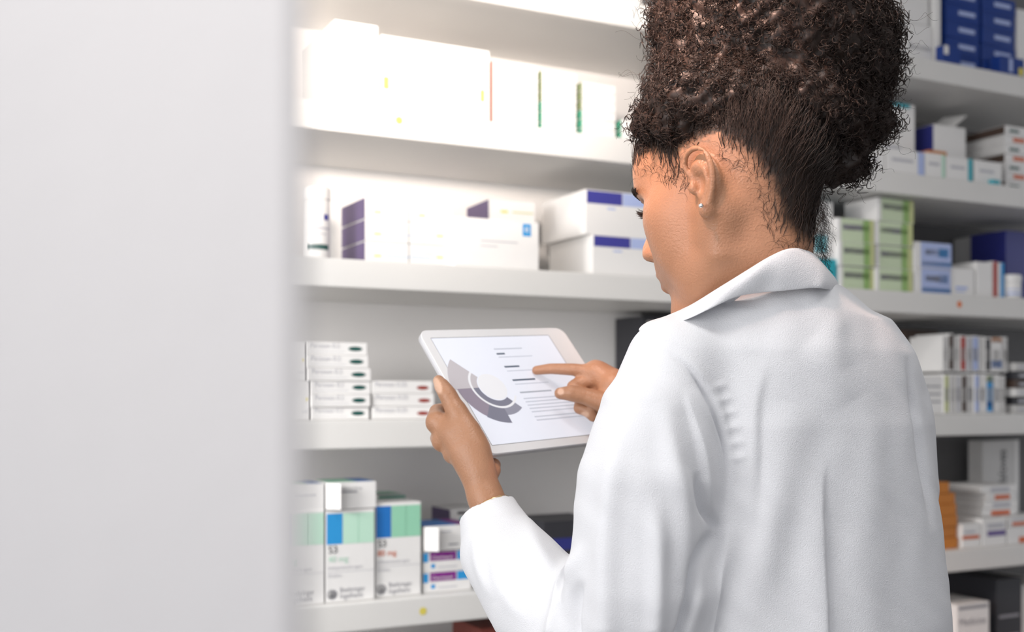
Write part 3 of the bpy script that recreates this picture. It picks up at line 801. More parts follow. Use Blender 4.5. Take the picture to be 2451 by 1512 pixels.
# ears
def ear(s):
    q = lambda f, r, u: (f, s * (.0685 + r), u)
    E(q(-.010, .002, -.002), (.016, .010, .026), .008)
    E(q(-.012, .0105, .002), (.0165, .0060, .0270), .004)
    # helix rim
    hel = spline([q(.004, .0100, .006), q(.0075, .0135, .020), q(.0005, .0175, .0305), q(-.0125, .0205, .0320), q(-.0240, .0220, .0220), q(-.0275, .0220, .006), q(-.0235, .0195, -.011), q(-.0150, .0165, -.024), q(-.0060, .0140, -.0320)], 26)
    T(hel, np.linspace(.0032, .0044, 26) * .92, .003)
    T(spline([q(-.002, .0135, .0165), q(-.0115, .0160, .0170), q(-.0175, .0170, .004), q(-.0150, .0160, -.010), q(-.008, .0150, -.0175)], 14), [.0030] * 14, .004)   # antihelix
    E(q(-.0065, .0135, -.0305), (.0070, .0050, .0085), .005)      # lobe
    E(q(-.004, .0170, -.003), (.0095, .0085, .0125), .004, True)  # concha
    E(q(-.016, .0200, .0205), (.0085, .0040, .0075), .004, True)  # scapha
    E(q(.0045, .0110, -.004), (.0050, .0050, .0070), .004)        # tragus
ear(-1); ear(1)
# neck and hidden trunk
C7 = px(1868, 700, 1.255)
T_ = lambda pts, rs, k=.03: B.tube(pts, rs, k)
T_([HP(-.030, 0, -.010), HP(-.022, 0, -.070), C7 + bF * .015 + [0, 0, -.02]], [.055, .049, .044], .035)
T_([HP(.020, 0, -.075), C7 + bF * .055 + [0, 0, -.03]], [.040, .048], .03)
T_([HP(-.012, -.058, -.035), C7 + bF * .085 - bR * .02 + [0, 0, -.05]], [.012, .014], .025)
shL = px(1612, 900, 1.20); shR = px(2080, 930, 1.34)
T_([C7 + [0, 0, -.03], (shL + C7) / 2 + [0, 0, -.02], shL], [.030, .028, .028], .03)
T_([C7 + [0, 0, -.03], (shR + C7) / 2 + [0, 0, -.02], shR], [.030, .028, .028], .03)
B.ell(C7 + bF * .06 + [0, 0, -.20], (.075, .125, .22), bA, .03)
# left arm
eL = px(1480, 1545, 1.175)
wL = px(1163, 1192, 1.340)
T_([shL, px(1530, 1200, 1.17), eL], [.030, .034, .032], .02)
T_([eL, px(1270, 1360, 1.285), px(1182, 1232, 1.332), wL], [.033, .030, .0215, .0190], .015)
# left hand
def H(pts, rs, k=.006, sub=False): B.tube(pts, rs, k, sub)
H([wL, px(1142, 1130, 1.350), px(1118, 1078, 1.360), px(1092, 1040, 1.366)], [.0190, .0215, .0240, .0200], .012)
H([px(1150, 1128, 1.345), px(1140, 1075, 1.352), px(1122, 1032, 1.358), px(1094, 985, 1.366)], [.0150, .0165, .0150, .0120], .010)        # thenar
H([px(1094, 988, 1.366), px(1072, 945, 1.372), px(1058, 924, 1.379), px(1050, 911, 1.385)], [.0118, .0112, .0096, .0072], .006)            # thumb
H([px(1092, 1045, 1.372), px(1048, 1012, 1.380)], [.0185, .0140], .008)
H([px(1045, 1008, 1.380), px(1046, 985, 1.402), TP(.020, .112, -.0205), TP(.052, .105, -.0190)], [.0125, .0098, .0088, .0074], .005)        # index
H([px(1060, 1055, 1.376), px(1050, 1048, 1.392), TP(.004, .146, -.0235), TP(.058, .136, -.0190)], [.0140, .0105, .0092, .0078], .005)        # middle
H([px(1085, 1085, 1.368), TP(.000, .176, -.026), TP(.025, .172, -.0225), TP(.060, .164, -.0185)], [.0130, .0095, .0090, .0076], .005)       # ring
H([px(1140, 1105, 1.370), px(1165, 1122, 1.378), px(1182, 1112, 1.385)], [.0125, .0105, .0085], .006)        # little finger under the corner
H([px(1163, 1150, 1.36), px(1180, 1125, 1.372)], [.0120, .0095], .008)
# creases at the thumb web
B.tube([px(1062, 975, 1.352), px(1066, 1000, 1.350), px(1074, 1018, 1.347)], [.0016, .0022, .0012], .005, True)
# right arm and hand
eR = px(2060, 1290, 1.42)
tip = tabhit(1284, 886, .0065)
k_i = px(1432, 893, tip[1] - .020)
wR = px(1545, 965, tip[1] - .050)
T_([shR, px(2090, 1100, 1.38), eR, wR], [.040, .038, .030, .0195], .02)
H([tip, px(1318, 882, tip[1] - .004), px(1372, 884, tip[1] - .013), k_i], [.0062, .0072, .0082, .0100], .004)     # index
H([k_i, px(1470, 925, tip[1] - .030), wR], [.0125, .0220, .0205], .012)
H([px(1425, 880, tip[1] - .012), px(1462, 905, tip[1] - .020)], [.0100, .0130], .010)
H([px(1341, 941, tip[1] - .040), px(1368, 941, tip[1] - .042), px(1402, 948, tip[1] - .042), px(1452, 965, tip[1] - .044)], [.0078, .0105, .0112, .0145], .005)   # thumb
H([px(1440, 905, tip[1] - .020), px(1385, 918, tip[1] - .018), px(1372, 925, tip[1] - .022), px(1400, 940, tip[1] - .03)], [.0110, .0092, .0085, .0072], .004)     # middle, curled
H([px(1450, 935, tip[1] - .020), px(1392, 962, tip[1] - .020), px(1388, 976, tip[1] - .024), px(1412, 985, tip[1] - .03)], [.0110, .0090, .0085, .0075], .004)    # ring
H([px(1455, 955, tip[1] - .028), px(1412, 985, tip[1] - .025), px(1420, 996, tip[1] - .03)], [.0105, .0082, .0075], .004)      # little
PB_, QB_ = B.mesh()
del B.a
PB_ = relax(PB_, QB_, 1, .4)
col = np.ones((len(PB_), 3))
def tint(c, r, rgb, soft=.5):
    d = np.linalg.norm((PB_ - np.array(c)) / r, axis=1)
    w = np.clip((1.0 - d) / soft, 0, 1)[:, None]
    col[:] = col * (1 - w) + np.array(rgb) * w
loc = (PB_ - H0) @ hA.T
def ltint(c, r, rgb, soft=.5):
    d = np.linalg.norm((loc - np.array(c)) / np.array(r), axis=1); w = np.clip((1 - d) / soft, 0, 1)[:, None]
    col[:] = col * (1 - w) + np.array(rgb) * w
ltint((.105, 0, -.068), (.014, .024, .0135), (1.0, .72, .78), .35)
nail = (1.6, 2.0, 2.5)
def nailt(c, r): tint(c, r, nail, .25)
def ptint(u, v, ru, rv, rgb, ymax, soft=.4, ang=0.0):
    q = proj(PB_); a = math.radians(ang)
    du, dv = q[:, 0] - u, q[:, 1] - v
    x_, y_ = du * math.cos(a) + dv * math.sin(a), -du * math.sin(a) + dv * math.cos(a)
    w = np.clip((1 - np.hypot(x_ / ru, y_ / rv)) / soft, 0, 1) * (PB_[:, 1] < ymax)
    col[:] = col * (1 - w[:, None]) + np.array(rgb) * w[:, None]
ptint(1047, 922, 11, 24, nail, 1.40, .3, -20)
ptint(1342, 937, 9, 10, nail, 1.60, .3)
ptint(1400, 992, 12, 9, nail, 1.60, .4)
ptint(1300, 886, 60, 26, (1.12, 1.1, 1.12), 1.6, .8)
ptint(1185, 1120, 20, 40, (1.2, 1.1, 1.1), 1.45, .6)
bme = fast_mesh('body', PB_, QB_)
set_color(bme, col)
M_skin = mat('brown_skin', (.41, .208, .118), .38, .32, 420, .10, 45, spec=.42, sss=.06, attr='tint', detail=2)
body = link('body', bme, M_skin)
def keep(o, par):
    o.parent = par; o.matrix_parent_inverse = par.matrix_world.inverted() if par is not person else Matrix.Translation(-Vector((.30, 1.27, 0)))
    return o
keep(body, person)
print('BODY', len(PB_))
# earring, lashes, brow
def tubes(name, curves, radii, sides=4, m=None, par=None):
    """curves: (n, k, 3) polylines; radii: (n,k) -> one mesh of thin tubes"""
    C = np.asarray(curves, np.float32); n, k, _ = C.shape; R_ = np.broadcast_to(np.asarray(radii, np.float32), (n, k))
    t = np.gradient(C, axis=1); t /= np.linalg.norm(t, axis=2, keepdims=True) + 1e-9
    ref = np.array([.3, .5, .81], np.float32)
    a = np.cross(t, ref); a /= np.linalg.norm(a, axis=2, keepdims=True) + 1e-6
    b = np.cross(t, a)
    ang = np.arange(sides) * 2 * math.pi / sides
    V = C[:, :, None, :] + R_[:, :, None, None] * (a[:, :, None, :] * np.cos(ang)[None, None, :, None] + b[:, :, None, :] * np.sin(ang)[None, None, :, None])
    idx = np.arange(n * k * sides).reshape(n, k, sides)
    i0 = idx[:, :-1, :]; i1 = idx[:, 1:, :]
    Q = np.stack([i0, np.roll(i0, -1, 2), np.roll(i1, -1, 2), i1], -1).reshape(-1, 4)
    me = fast_mesh(name, V.reshape(-1, 3), Q)
    o = link(name, me, m)
    if par: keep(o, par)
    return o
M_hair = mat('dark_curly_hair', (.027, .0165, .0125), .45, var=.35, vscale=30, spec=.35)
M_silver = mat('silver', (.9, .88, .85), .15, metal=1.0)
M_gold = mat('gold', (.85, .62, .35), .2, metal=1.0)
bm = bmesh.new(); bmesh.ops.create_icosphere(bm, subdivisions=3, radius=.0026)
for v in bm.verts: v.co += Vector(px(1678, 492, 1.163))
me = bpy.data.meshes.new('earring'); bm.to_mesh(me); bm.free()
ering = keep(link('earring', me, M_silver, smooth=True), person); ering['label'] = 'small silver ball earring'
tubes('earring_post', [[px(1678, 492, 1.166), px(1692, 488, 1.174), px(1709, 482, 1.178)]], .0004, 6, M_silver, person)
br = []
for i in range(160):
    t = rng.random(); base = np.array([.0955 - .020 * t ** 1.6, -(.014 + .036 * t), .0285 + .010 * t - .012 * t * t + rng.normal(0, .0016)])
    dirv = np.array([-.3, -.85, .30]) + rng.normal(0, .12, 3)
    c_ = np.flatnonzero((np.abs(loc[:, 1] - base[1]) < .002) & (np.abs(loc[:, 2] - base[2]) < .002) & (loc[:, 0] > .03))
    if len(c_): base[0] = loc[c_, 0].max() - .003
    p0 = HP(*(base + [.0035, 0, 0])); p1 = HP(*(base + [.0035, 0, 0] + dirv * .006)); p2 = HP(*(base + [.001, 0, 0] + dirv * .011))
    br.append([p0, p1, p2])
tubes('eyebrow', br, np.array([.00035, .0003, .0001]), 3, M_hair, person)
ls = []
for i in range(60):
    t = rng.random(); base = np.array([.0875 + .007 * math.sin(t * 3.14), -(.018 + .027 * t), .0015 + .003 * t])
    dirv = np.array([.75, -.45 * t - .1, -.42]) + rng.normal(0, .10, 3)
    p = [HP(*(base + dirv * q + np.array([0, 0, 1.]) * q * q * 45)) for q in (0, .005, .010, .013)]
    ls.append(p)
tubes('eyelashes', ls, np.array([.00045, .0004, .0003, .0001]), 3, M_hair, person)
# bracelet
bc = px(1160, 1232, 1.332); ax_ = (px(1182, 1232, 1.332) - wL); ax_ /= np.linalg.norm(ax_)
a_ = np.cross(ax_, [0, 0, 1.]); a_ /= np.linalg.norm(a_); b_ = np.cross(ax_, a_)
cw = wL + ax_ * .011
ringp = [cw + .0235 * (a_ * math.cos(t) + b_ * math.sin(t)) for t in np.linspace(0, 2 * math.pi, 33)]
brc = tubes('bracelet', [ringp], .0012 + .0009 * (np.arange(33) % 2), 6, M_gold, person)
# ------------------------------------------------------------------ white coat
K = Field((-.14, 1.00, .50), (.60, 1.62, 1.46), .0027)
tc = np.array([.318, 1.315, 0])
def loft(x, y, z):
    zs = [.50, .80, 1.00, 1.12, 1.22, 1.30, 1.36]
    a = np.interp(z, zs, [.215, .205, .195, .186, .176, .150, .105]); b = np.interp(z, zs, [.165, .155, .145, .135, .128, .112, .085])
    ox = np.interp(z, zs, [.0, .0, .0, -.004, -.012, -.016, -.018]); oy = np.interp(z, zs, [.01, .01, .0, -.004, -.012, -.018, -.022])
    X = x - tc[0] - ox; Y = y - tc[1] - oy
    p = (X * bR[0] + Y * bR[1]) / a; q = (X * bF[0] + Y * bF[1]) / b
    d = (np.power(np.abs(p) ** 2.4 + np.abs(q) ** 2.4 + 1e-9, 1 / 2.4) - 1) * np.minimum(a, b)
    return np.maximum(np.maximum(d, z - 1.33), .52 - z)
K.op(loft, (-.1, 1.0, .5), (.6, 1.6, 1.36), 0)
# shoulders / yoke
K.tube([px(1850, 785, 1.255), px(1700, 826, 1.220), px(1608, 872, 1.195)], [.056, .038, .041], .05)
K.tube([px(1885, 785, 1.258), px(1980, 812, 1.285), px(2042, 850, 1.31), px(2082, 910, 1.335)], [.056, .047, .042, .045], .05)
K.tube([px(1825, 754, 1.232), px(1890, 750, 1.236), px(1958, 760, 1.270)], [.038, .040, .036], .03)
K.ell(px(1850, 925, 1.30), (.10, .145, .080), bA, .05)
# left sleeve
upL = [px(1608, 872, 1.195), px(1566, 1000, 1.178), px(1536, 1160, 1.166), px(1522, 1400, 1.165), px(1485, 1600, 1.180)]
upR_ = [.042, .058, .067, .070, .070]
K.tube(upL, upR_, .028)
cuff = px(1163, 1218, 1.335)
foL = [px(1485, 1600, 1.18), px(1300, 1445, 1.250), px(1205, 1322, 1.300), px(1172, 1236, 1.330), px(1158, 1200, 1.338)]
foR = [.070, .060, .050, .0365, .031]
K.tube(foL, foR, .012)
# cut the cuff open
cd_ = px(1158, 1180, 1.342) - px(1172, 1262, 1.325); cd_ /= np.linalg.norm(cd_)
cdir = np.array([cd_[0] - .35, cd_[1], cd_[2] + .15]); cdir /= np.linalg.norm(cdir)
cpt = px(1166, 1212, 1.333)
def cut(x, y, z):
    return -((x - cpt[0]) * cdir[0] + (y - cpt[1]) * cdir[1] + (z - cpt[2]) * cdir[2])
K.op(cut, cpt - .07, cpt + .07, .004, True)
K.tube([px(1158, 1180, 1.340), px(1172, 1236, 1.330), px(1190, 1290, 1.31)], [.027, .031, .034], .003, True)
# right sleeve
K.tube([px(2082, 910, 1.335), px(2110, 1010, 1.345), px(2118, 1150, 1.365), px(2095, 1290, 1.42)], [.045, .0585, .060, .058], .018)
K.tube([px(2100, 1290, 1.42), wR + np.array([.06, -.005, -.03])], [.058, .036], .015)
# neck opening
K.tube([C7 + bF * .035 + [0, 0, .05], C7 + bF * .045 + [0, 0, -.012], C7 + bF * .11 + [0, 0, -.05]], [.050, .048, .05], .01, True)
PK, QK = K.mesh(); del K.a
PK = relax(PK, QK, 3, .5)
# ---- cloth folds: real displacement along the surface normal
def foldset(P_, Q_, folds, noise=.0012):
    for (pts, wd, amp, kind) in folds:
        Nn = vnormals(P_, Q_); q = proj(P_)
        vd = P_ - np.array([0, 0, CAMZ]); vd /= np.linalg.norm(vd, axis=1, keepdims=True)
        face = np.clip(-(Nn * vd).sum(1) * 3, 0, 1)
        c = spline(pts, 40) if len(pts) > 2 else np.linspace(pts[0], pts[1], 40)
        lo, hi = c.min(0) - 4 * wd, c.max(0) + 4 * wd
        m = np.flatnonzero((q[:, 0] > lo[0]) & (q[:, 0] < hi[0]) & (q[:, 1] > lo[1]) & (q[:, 1] < hi[1]) & (face > .02))
        if not len(m): continue
        dmin = np.full(len(m), 1e9); sg = np.zeros(len(m)); tt = np.zeros(len(m))
        for i in range(len(c) - 1):
            a, b = c[i], c[i + 1]; ab = b - a
            t = np.clip(((q[m] - a) @ ab) / (ab @ ab + 1e-9), 0, 1); d = q[m] - a - t[:, None] * ab
            dd = np.hypot(d[:, 0], d[:, 1]); s = np.sign(ab[0] * d[:, 1] - ab[1] * d[:, 0])
            k_ = dd < dmin; dmin[k_] = dd[k_]; sg[k_] = s[k_]; tt[k_] = (i + t[k_]) / (len(c) - 1)
        x = dmin * sg / wd
        tap = np.clip(np.sin(np.pi * np.clip(tt, .0, 1)), 0, 1) if 'f' not in kind else np.clip(tt * 2.2, 0, 1) ** 2 * (3 - 2 * np.clip(tt * 2.2, 0, 1))
        if kind[0] == 'r': prof = np.exp(-x * x)
        elif kind[0] == 's': prof = np.where(x > 0, np.exp(-(x / .35) ** 2), np.exp(-(x / 2.2) ** 2))      # steep on the right of the stroke
        elif kind[0] == 't': prof = np.where(x < 0, np.exp(-(x / .35) ** 2), np.exp(-(x / 2.2) ** 2))
        P_[m] += Nn[m] * (amp * 1.9 * prof * tap * face[m])[:, None]
    return P_
folds = [
    # long soft folds down the back
    ([(1830, 860), (1806, 980), (1800, 1120), (1790, 1300)], 36, .0028, 't'),
    ([(1880, 960), (1860, 1150), (1820, 1330), (1780, 1512)], 50, .0050, 'r'),
    ([(1975, 1080), (1962, 1220), (1968, 1380), (1975, 1560)], 22, .0038, 'tf'),
    ([(1760, 1150), (1740, 1300), (1700, 1450), (1690, 1560)], 30, .0055, 'rf'),
    ([(2060, 900), (2080, 1100), (2070, 1350), (2090, 1540)], 50, .0030, 'rf'),
    ([(1930, 820), (1990, 880), (2040, 960)], 45, .0025, 'r'),
    ([(2170, 850), (2192, 980), (2215, 1130), (2232, 1270)], 9, -.0045, 'r'),
    # armhole seam and its puckers
    ([(1598, 842), (1650, 885), (1690, 945), (1718, 1020), (1735, 1100), (1738, 1190)], 6, -.0030, 'r'),
    ([(1612, 838), (1664, 880), (1706, 940), (1734, 1015), (1752, 1100), (1752, 1190)], 10, .0018, 'r'),
    # sleeve folds
    ([(1640, 930), (1672, 1060), (1690, 1180), (1705, 1260)], 20, .0045, 's'),
    ([(1590, 960), (1612, 1100), (1640, 1230), (1640, 1400)], 26, .0045, 'r'),
    ([(1500, 950), (1470, 1100), (1450, 1300), (1450, 1500)], 30, .0040, 'rf'),
    ([(1560, 1180), (1575, 1320), (1570, 1500)], 22, .0040, 'rf'),
    ([(1722, 1262), (1690, 1300), (1668, 1360), (1655, 1440), (1632, 1520)], 12, -.0080, 'rf'),
    ([(1668, 1130), (1684, 1210), (1716, 1268)], 9, -.0050, 'r'),
    # forearm
    ([(1190, 1245), (1185, 1330), (1215, 1430), (1280, 1500)], 20, .0030, 'r'),
    ([(1400, 1290), (1352, 1390), (1325, 1512)], 20, .0055, 'rf'),
    ([(1395, 1380), (1376, 1440), (1372, 1540)], 12, -.0050, 'rf'),
    ([(1255, 1220), (1285, 1310), (1335, 1400)], 22, .0030, 'r'),
    ([(1135, 1275), (1150, 1360), (1185, 1440)], 14, .0025, 'r'),
    # yoke
    ([(2020, 740), (2000, 800), (2030, 880)], 30, .0020, 'r'),
]
for (u, v) in ((1702, 930), (1714, 962), (1726, 994), (1734, 1030), (1742, 1066), (1748, 1102)):
    folds.append(([(u - 2, v), (u + 22, v - 7), (u + 44, v - 12)], 7, .0009, 'r'))
PK = foldset(PK, QK, folds)
nz = (np.sin(PK[:, 0] * 61 + 3 * np.sin(PK[:, 2] * 23)) * np.sin(PK[:, 2] * 37 + 2 * np.sin(PK[:, 1] * 31)) + .6 * np.sin(PK[:, 0] * 143 + PK[:, 2] * 71 + 2 * np.sin(PK[:, 2] * 55)))
PK += vnormals(PK, QK) * (nz * .0006)[:, None]
PK = relax(PK, QK, 1, .4)
M_coat = mat('white_coat_cloth', (.765, .77, .795), .8, .35, 900, .012, 20, spec=.15, sheen=.15, detail=2)
coat = keep(link('white_coat', fast_mesh('white_coat', PK, QK), M_coat), person)
coat['label'] = 'white long-sleeved work coat'
print('COAT', len(PK))
qK = proj(PK)
def coat_Y(u, v, dflt):
    m = np.hypot(qK[:, 0] - u, qK[:, 1] - v) < 9
    return PK[m, 1].min() if m.any() else dflt
# ---- collar
low = [(1528, 792, 1.248), (1572, 786, 1.210), (1640, 766, 1.172), (1700, 739, 1.158), (1762, 711, 1.160), (1820, 701, 1.168), (1872, 697, 1.168), (1941, 690, 1.173), (1975, 692, 1.186), (1999, 699, 1.240), (1992, 712, 1.31), (1940, 740, 1.385)]
topc = [(1602, 760, 1.270), (1622, 750, 1.252), (1652, 733, 1.230), (1715, 693, 1.187), (1790, 646, 1.167), (1842, 614, 1.162), (1888, 595, 1.168), (1932, 597, 1.192), (1956, 622, 1.228), (1974, 656, 1.270), (1968, 680, 1.335), (1920, 715, 1.375)]
lowP = []
for (u, v, y) in low:
    yy = min(coat_Y(u, v + 16, 1.22), coat_Y(u, v, 1.3), coat_Y(u + 10, v - 14, 1.3), coat_Y(u - 10, v + 28, 1.3)) - .007 if y is None else y
    lowP.append(px(u, v, yy))
# keep the leaf's foot from lying further out than the photo allows
lowP = spline(lowP, 90); topP = spline([px(*t) for t in topc], 90)
nc = C7 + bF * .03
rows = []
for t in np.linspace(0, 1, 9):
    mid = lowP * (1 - t) + topP * t
    out = mid - nc; out[:, 2] = 0; out /= np.linalg.norm(out, axis=1, keepdims=True)
    rows.append(mid + out * (.007 * math.sin(math.pi * t) ** .8) + np.array([0, 0, .002]) * math.sin(math.pi * t))
out = topP - nc; out[:, 2] = 0; out /= np.linalg.norm(out, axis=1, keepdims=True)
rows.append(topP - out * .0035 - [0, 0, .0005])
for d_, o_ in ((.006, .008), (.012, .013), (.018, .020)):
    rows.append(topP - out * o_ - np.array([0, 0, d_]))
G = np.stack(rows)      # rows, cols, 3
G[1:8] += (np.sin(np.arange(90) * .22)[None, :, None] * .0006 + np.sin(np.arange(90) * .51 + 1)[None, :, None] * .0004) * out[None]
nr, ncol = G.shape[:2]; idx = np.arange(nr * ncol).reshape(nr, ncol)
Q = np.stack([idx[:-1, :-1], idx[:-1, 1:], idx[1:, 1:], idx[1:, :-1]], -1).reshape(-1, 4)
cme = fast_mesh('collar', G.reshape(-1, 3), Q)
collar = keep(link('collar', cme, M_coat), coat)
collar.parent = coat; collar.matrix_parent_inverse = coat.matrix_local.inverted()
sm = collar.modifiers.new('thickness', 'SOLIDIFY'); sm.thickness = .0016; sm.offset = 0
ss = collar.modifiers.new('smooth', 'SUBSURF'); ss.levels = 1; ss.render_levels = 1
# ---- trousers and shoes below the coat
Lg = Field((.05, 1.10, -.01), (.62, 1.60, .62), .006)
for s in (-1, 1):
    hp = tc + bR * (s * .085) + [0, 0, .60]; kn = tc + bR * (s * .09) + bF * .02 + [0, 0, .45]; an = tc + bR * (s * .10) + [0, 0, .07]
    Lg.tube([hp, kn, an], [.085, .068, .058], .02)
Pl, Ql = Lg.mesh(); del Lg.a
keep(link('trousers', fast_mesh('trousers', Pl, Ql), mat('dark_trousers', (.03, .03, .04), .8, .2, 300)), person)
for s in (-1, 1):
    Sh = Field((.0, 1.05, -.01), (.66, 1.62, .12), .005)
    an = tc + bR * (s * .10)
    Sh.tube([an + [0, 0, .05], an + bF * .07 + [0, 0, .04], an + bF * .16 + [0, 0, .03]], [.045, .042, .030], .02)
    def ground(x, y, z): return z - .001 + 0 * x + 0 * y
    Sh.op(ground, (.0, 1.05, -.05), (.66, 1.62, .0), 0, True)
    Ps, Qs = Sh.mesh(); keep(link('shoe', fast_mesh('shoe', Ps, Qs), mat('black_shoe', (.015, .015, .016), .4)), person)
# ------------------------------------------------------------------ hair
HC = Field((.02, 1.08, 1.36), (.58, 1.56, 1.82), .004)
puff = [(px(1848, 95, 1.300), (.118, .118, .130)), (px(1705, 170, 1.290), (.066, .075, .072)), (px(1660, 265, 1.275), (.048, .062, .052)), (px(1700, 30, 1.29), (.056, .07, .07)),
        (px(2008, 268, 1.300), (.047, .060, .050)), (px(2045, 120, 1.300), (.040, .060, .052)), (px(1885, 270, 1.240), (.062, .066, .052)), (px(1760, 258, 1.226), (.064, .054, .044)), (px(1645, 270, 1.240), (.046, .056, .046))]
for (u_, v_, y_, r_) in ((2092, 66, 1.30, .024), (2088, 300, 1.295, .022), (2030, 385, 1.29, .022), (1988, 405, 1.283, .018), (1596, 50, 1.29, .020), (2098, 175, 1.30, .022), (1548, 300, 1.265, .016)):
    puff.append((px(u_, v_, y_), (r_, r_, r_)))
for c, r in puff: HC.ell(c, r, None, .02)
Pc, Qc = HC.mesh(); del HC.a
lump = np.sin(Pc[:, 0] * 190 + 2 * np.sin(Pc[:, 2] * 90)) * np.sin(Pc[:, 2] * 170 + 2 * np.sin(Pc[:, 1] * 110)) + .7 * np.sin(Pc[:, 0] * 330 + Pc[:, 1] * 270) * np.sin(Pc[:, 2] * 310)
Nc = vnormals(Pc, Qc)
Pc = Pc + Nc * (lump * .0035)[:, None]
hair = keep(link('hair', fast_mesh('hair', Pc, Qc), M_hair), person); hair['label'] = 'dark brown curls gathered in a big puff'
def hpar(o):
    o.parent = hair; o.matrix_parent_inverse = hair.matrix_local.inverted(); return o
# ringlets
fac = (Nc * np.array([0, 1., 0])).sum(1)
w = np.where(fac < .25, 1.0, .12); w /= w.sum()
NR = 4300
ri = rng.choice(len(Pc), NR, p=w)
ax = Nc[ri] * .75 + rng.normal(0, .55, (NR, 3)) + np.array([0, 0, -.12]); ax /= np.linalg.norm(ax, axis=1, keepdims=True)
o1 = np.cross(ax, rng.normal(0, 1, (NR, 3))); o1 /= np.linalg.norm(o1, axis=1, keepdims=True); o2 = np.cross(ax, o1)
L = rng.uniform(.008, .023, NR); R0 = rng.uniform(.0028, .0054, NR); turns = rng.uniform(1.8, 3.3, NR); ph = rng.uniform(0, 6.28, NR)
kk = 25; t = np.linspace(0, 1, kk)
cur, rad = [], []
base = Pc[ri] - Nc[ri] * .004
for strand in range(2):
    dph = strand * .55 + rng.normal(0, .1, NR)
    a = (ph + dph)[:, None] + turns[:, None] * 2 * np.pi * t
    rr = R0[:, None] * (.55 + .45 * t) * (1 + .10 * strand)
    bend = (o1 * .25)[:, None, :] * (t ** 2)[None, :, None] * L[:, None, None]
    C = base[:, None, :] + ax[:, None, :] * (L[:, None] * t)[:, :, None] + bend + (o1[:, None, :] * np.cos(a)[:, :, None] + o2[:, None, :] * np.sin(a)[:, :, None]) * rr[:, :, None]
    cur.append(C); rad.append(np.repeat((rng.uniform(.00028, .00050, NR)[:, None]), kk, 1) * (1 - .5 * t ** 3))
cur = np.concatenate(cur); rad = np.concatenate(rad)
hpar(tubes('ringlets', cur, rad, 3, M_hair, person))
# loose fly-away curls at the outline
NF = 500; ri = rng.choice(len(Pc), NF, p=w)
ax = Nc[ri] + rng.normal(0, .6, (NF, 3)); ax /= np.linalg.norm(ax, axis=1, keepdims=True)
o1 = np.cross(ax, rng.normal(0, 1, (NF, 3))); o1 /= np.linalg.norm(o1, axis=1, keepdims=True); o2 = np.cross(ax, o1)
L = rng.uniform(.02, .045, NF); R0 = rng.uniform(.003, .008, NF); a = rng.uniform(0, 6.28, NF)[:, None] + rng.uniform(.8, 2.2, NF)[:, None] * 2 * np.pi * t
C = Pc[ri][:, None, :] + ax[:, None, :] * (L[:, None] * t)[:, :, None] + (o1[:, None, :] * np.cos(a)[:, :, None] + o2[:, None, :] * np.sin(a)[:, :, None]) * (R0[:, None] * t ** .6)[:, :, None]
hpar(tubes('flyaway_hairs', C, .00013, 3, M_hair, person))

# combed-up hair on the scalp
poly = np.array([(1500, 405), (1524, 402), (1545, 385), (1575, 392), (1598, 418), (1622, 440), (1634, 385), (1655, 362), (1700, 346), (1748, 362), (1790, 395), (1822, 440), (1842, 490), (1850, 540), (1885, 578), (1948, 615), (2060, 560), (2010, 150), (1480, 150)], float)
def inpoly(q):
    ins = np.zeros(len(q), bool); j = len(poly) - 1
    for i in range(len(poly)):
        xi, yi = poly[i]; xj, yj = poly[j]
        c = ((yi > q[:, 1]) != (yj > q[:, 1])) & (q[:, 0] < (xj - xi) * (q[:, 1] - yi) / (yj - yi + 1e-9) + xi)
        ins ^= c; j = i
    return ins
def polydist(q):
    d = np.full(len(q), 1e9)
    for i in range(len(poly) - 4):
        a, b = poly[i], poly[i + 1]; ab = b - a; t_ = np.clip(((q - a) @ ab) / (ab @ ab), 0, 1)
        d = np.minimum(d, np.linalg.norm(q - a - t_[:, None] * ab, axis=1))
    return d
NB = vnormals(PB_, QB_)
lc = (PB_ - H0) @ hA.T
lcm = lc.copy(); lcm[:, 1] = -np.abs(lcm[:, 1])
mir = H0 + lcm @ hA
qm = proj(mir)
isear = (np.abs(lc[:, 1]) > .0715) & (np.abs(lc[:, 0] + .010) < .026) & (np.abs(lc[:, 2]) < .045)
onhead = (np.abs(lc[:, 1]) < .09) & (lc[:, 2] > -.115) & (lc[:, 0] > -.14) & (lc[:, 0] < .12) & ~isear
inside = inpoly(qm) & onhead
pd = polydist(qm)
wt = np.clip(pd / 48, 0, 1) * inside; wt = (wt * wt * (3 - 2 * wt))[:, None]
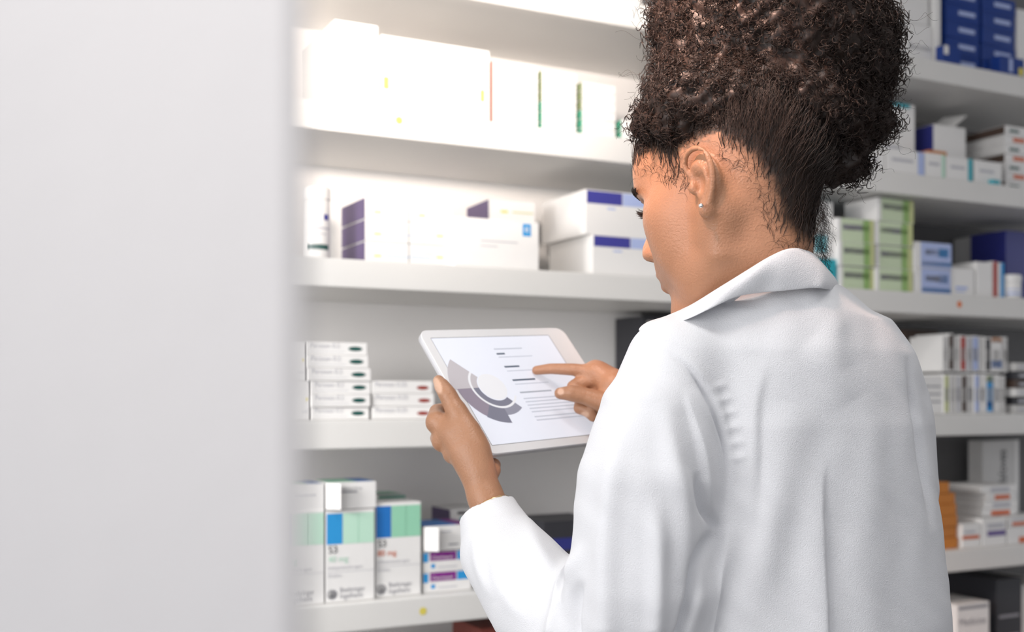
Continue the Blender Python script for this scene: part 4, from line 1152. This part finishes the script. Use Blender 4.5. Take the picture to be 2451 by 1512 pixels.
# the roots of the hair darken the scalp
col2 = col * (1 - wt * .93) 
bme.color_attributes['tint'].data.foreach_set('color', np.concatenate([col2, np.ones((len(col2), 1))], 1).astype(np.float32).ravel())
cand = np.flatnonzero(inside)
dens = np.where(pd[cand] < 25, .55, 1.0); dens /= dens.sum()
NSt = 5200
si = rng.choice(cand, NSt, p=dens)
target = px(1835, 140, 1.31)
ec = HP(-.008, 0, .048); er = np.array([.098, .0745, .088]) * 1.035
ks = 13; pts = np.zeros((NSt, ks, 3)); p = PB_[si] + NB[si] * .0004; nn = NB[si].copy()
pts[:, 0] = p
step = rng.uniform(.0035, .0062, NSt)[:, None]
jit = rng.normal(0, .10, (NSt, 3)); wv = rng.uniform(0, 6.28, NSt)
for k_ in range(1, ks):
    d = target - p; d /= np.linalg.norm(d, axis=1, keepdims=True)
    d = d - nn * (d * nn).sum(1, keepdims=True) * .95
    d /= np.linalg.norm(d, axis=1, keepdims=True) + 1e-6
    side = np.cross(d, nn)
    d = d + jit + side * (.35 * np.sin(wv + k_ * 1.3))[:, None] + nn * .015
    d /= np.linalg.norm(d, axis=1, keepdims=True)
    p = p + d * step
    l = (p - ec) @ hA.T; kx = np.sqrt(((l / er) ** 2).sum(1)); ins_ = kx < 1
    p[ins_] = ec + (l[ins_] / kx[ins_][:, None]) @ hA
    l = (p - ec) @ hA.T; g = (l / er ** 2) @ hA; g /= np.linalg.norm(g, axis=1, keepdims=True)
    nn = np.where((l[:, 2] > -.06)[:, None], g, nn)
    pts[:, k_] = p
prof = np.linspace(1, .6, ks); prof[0] = .5
hpar(tubes('combed_hair', pts, rng.uniform(.00028, .00052, NSt)[:, None] * prof[None], 3, M_hair, person))
# wisps along the hairline
near = np.flatnonzero(onhead & (pd < 26) & (lc[:, 1] < .02) & ~inside)
NW = 240; wi = rng.choice(near, NW); kw = 12
pw = np.zeros((NW, kw, 3)); p = PB_[wi] + NB[wi] * .0003; nn = NB[wi]
d0 = (target - p); d0 -= nn * (d0 * nn).sum(1, keepdims=True); d0 /= np.linalg.norm(d0, axis=1, keepdims=True)
sd = np.cross(d0, nn); sgn = np.where(rng.random(NW) < .5, -1., 1.); curl = rng.uniform(.05, .55, NW); a = rng.normal(0, .7, NW)
pw[:, 0] = p
for k_ in range(1, kw):
    a = a + curl * sgn * .6
    d = d0 * np.cos(a)[:, None] + sd * np.sin(a)[:, None] + nn * .05
    p = p + d * .0017
    pw[:, k_] = p
hpar(tubes('baby_hairs', pw, np.linspace(.00015, .00007, kw), 3, M_hair, person))
# long loose hairs behind the nape
NN = 170; kn = 22; base = np.array([px(1950 + rng.normal(0, 8), rng.uniform(430, 590), 1.285 + rng.normal(0, .012)) for _ in range(NN)])
pn = np.zeros((NN, kn, 3)); p = base.copy(); a = rng.uniform(0, 6.28, NN); b = rng.uniform(.42, .95, NN) * np.where(rng.random(NN) < .5, -1, 1)
pn[:, 0] = p
for k_ in range(1, kn):
    a = a + b
    p = p + np.stack([.0006 + .0017 * np.cos(a), .0008 * np.sin(a * .7), -.0017 + .0015 * np.sin(a)], 1)
    pn[:, k_] = p
hpar(tubes('nape_hairs', pn, .00014, 3, M_hair, person))
print('TRIS', sum(len(o.data.polygons) * 2 for o in bpy.data.objects if o.type == 'MESH'))

for o in bpy.data.objects:
    if o.name in ('ringlets', 'flyaway_hairs', 'combed_hair', 'baby_hairs', 'nape_hairs', 'eyelashes', 'eyebrow'): o['kind'] = 'stuff'
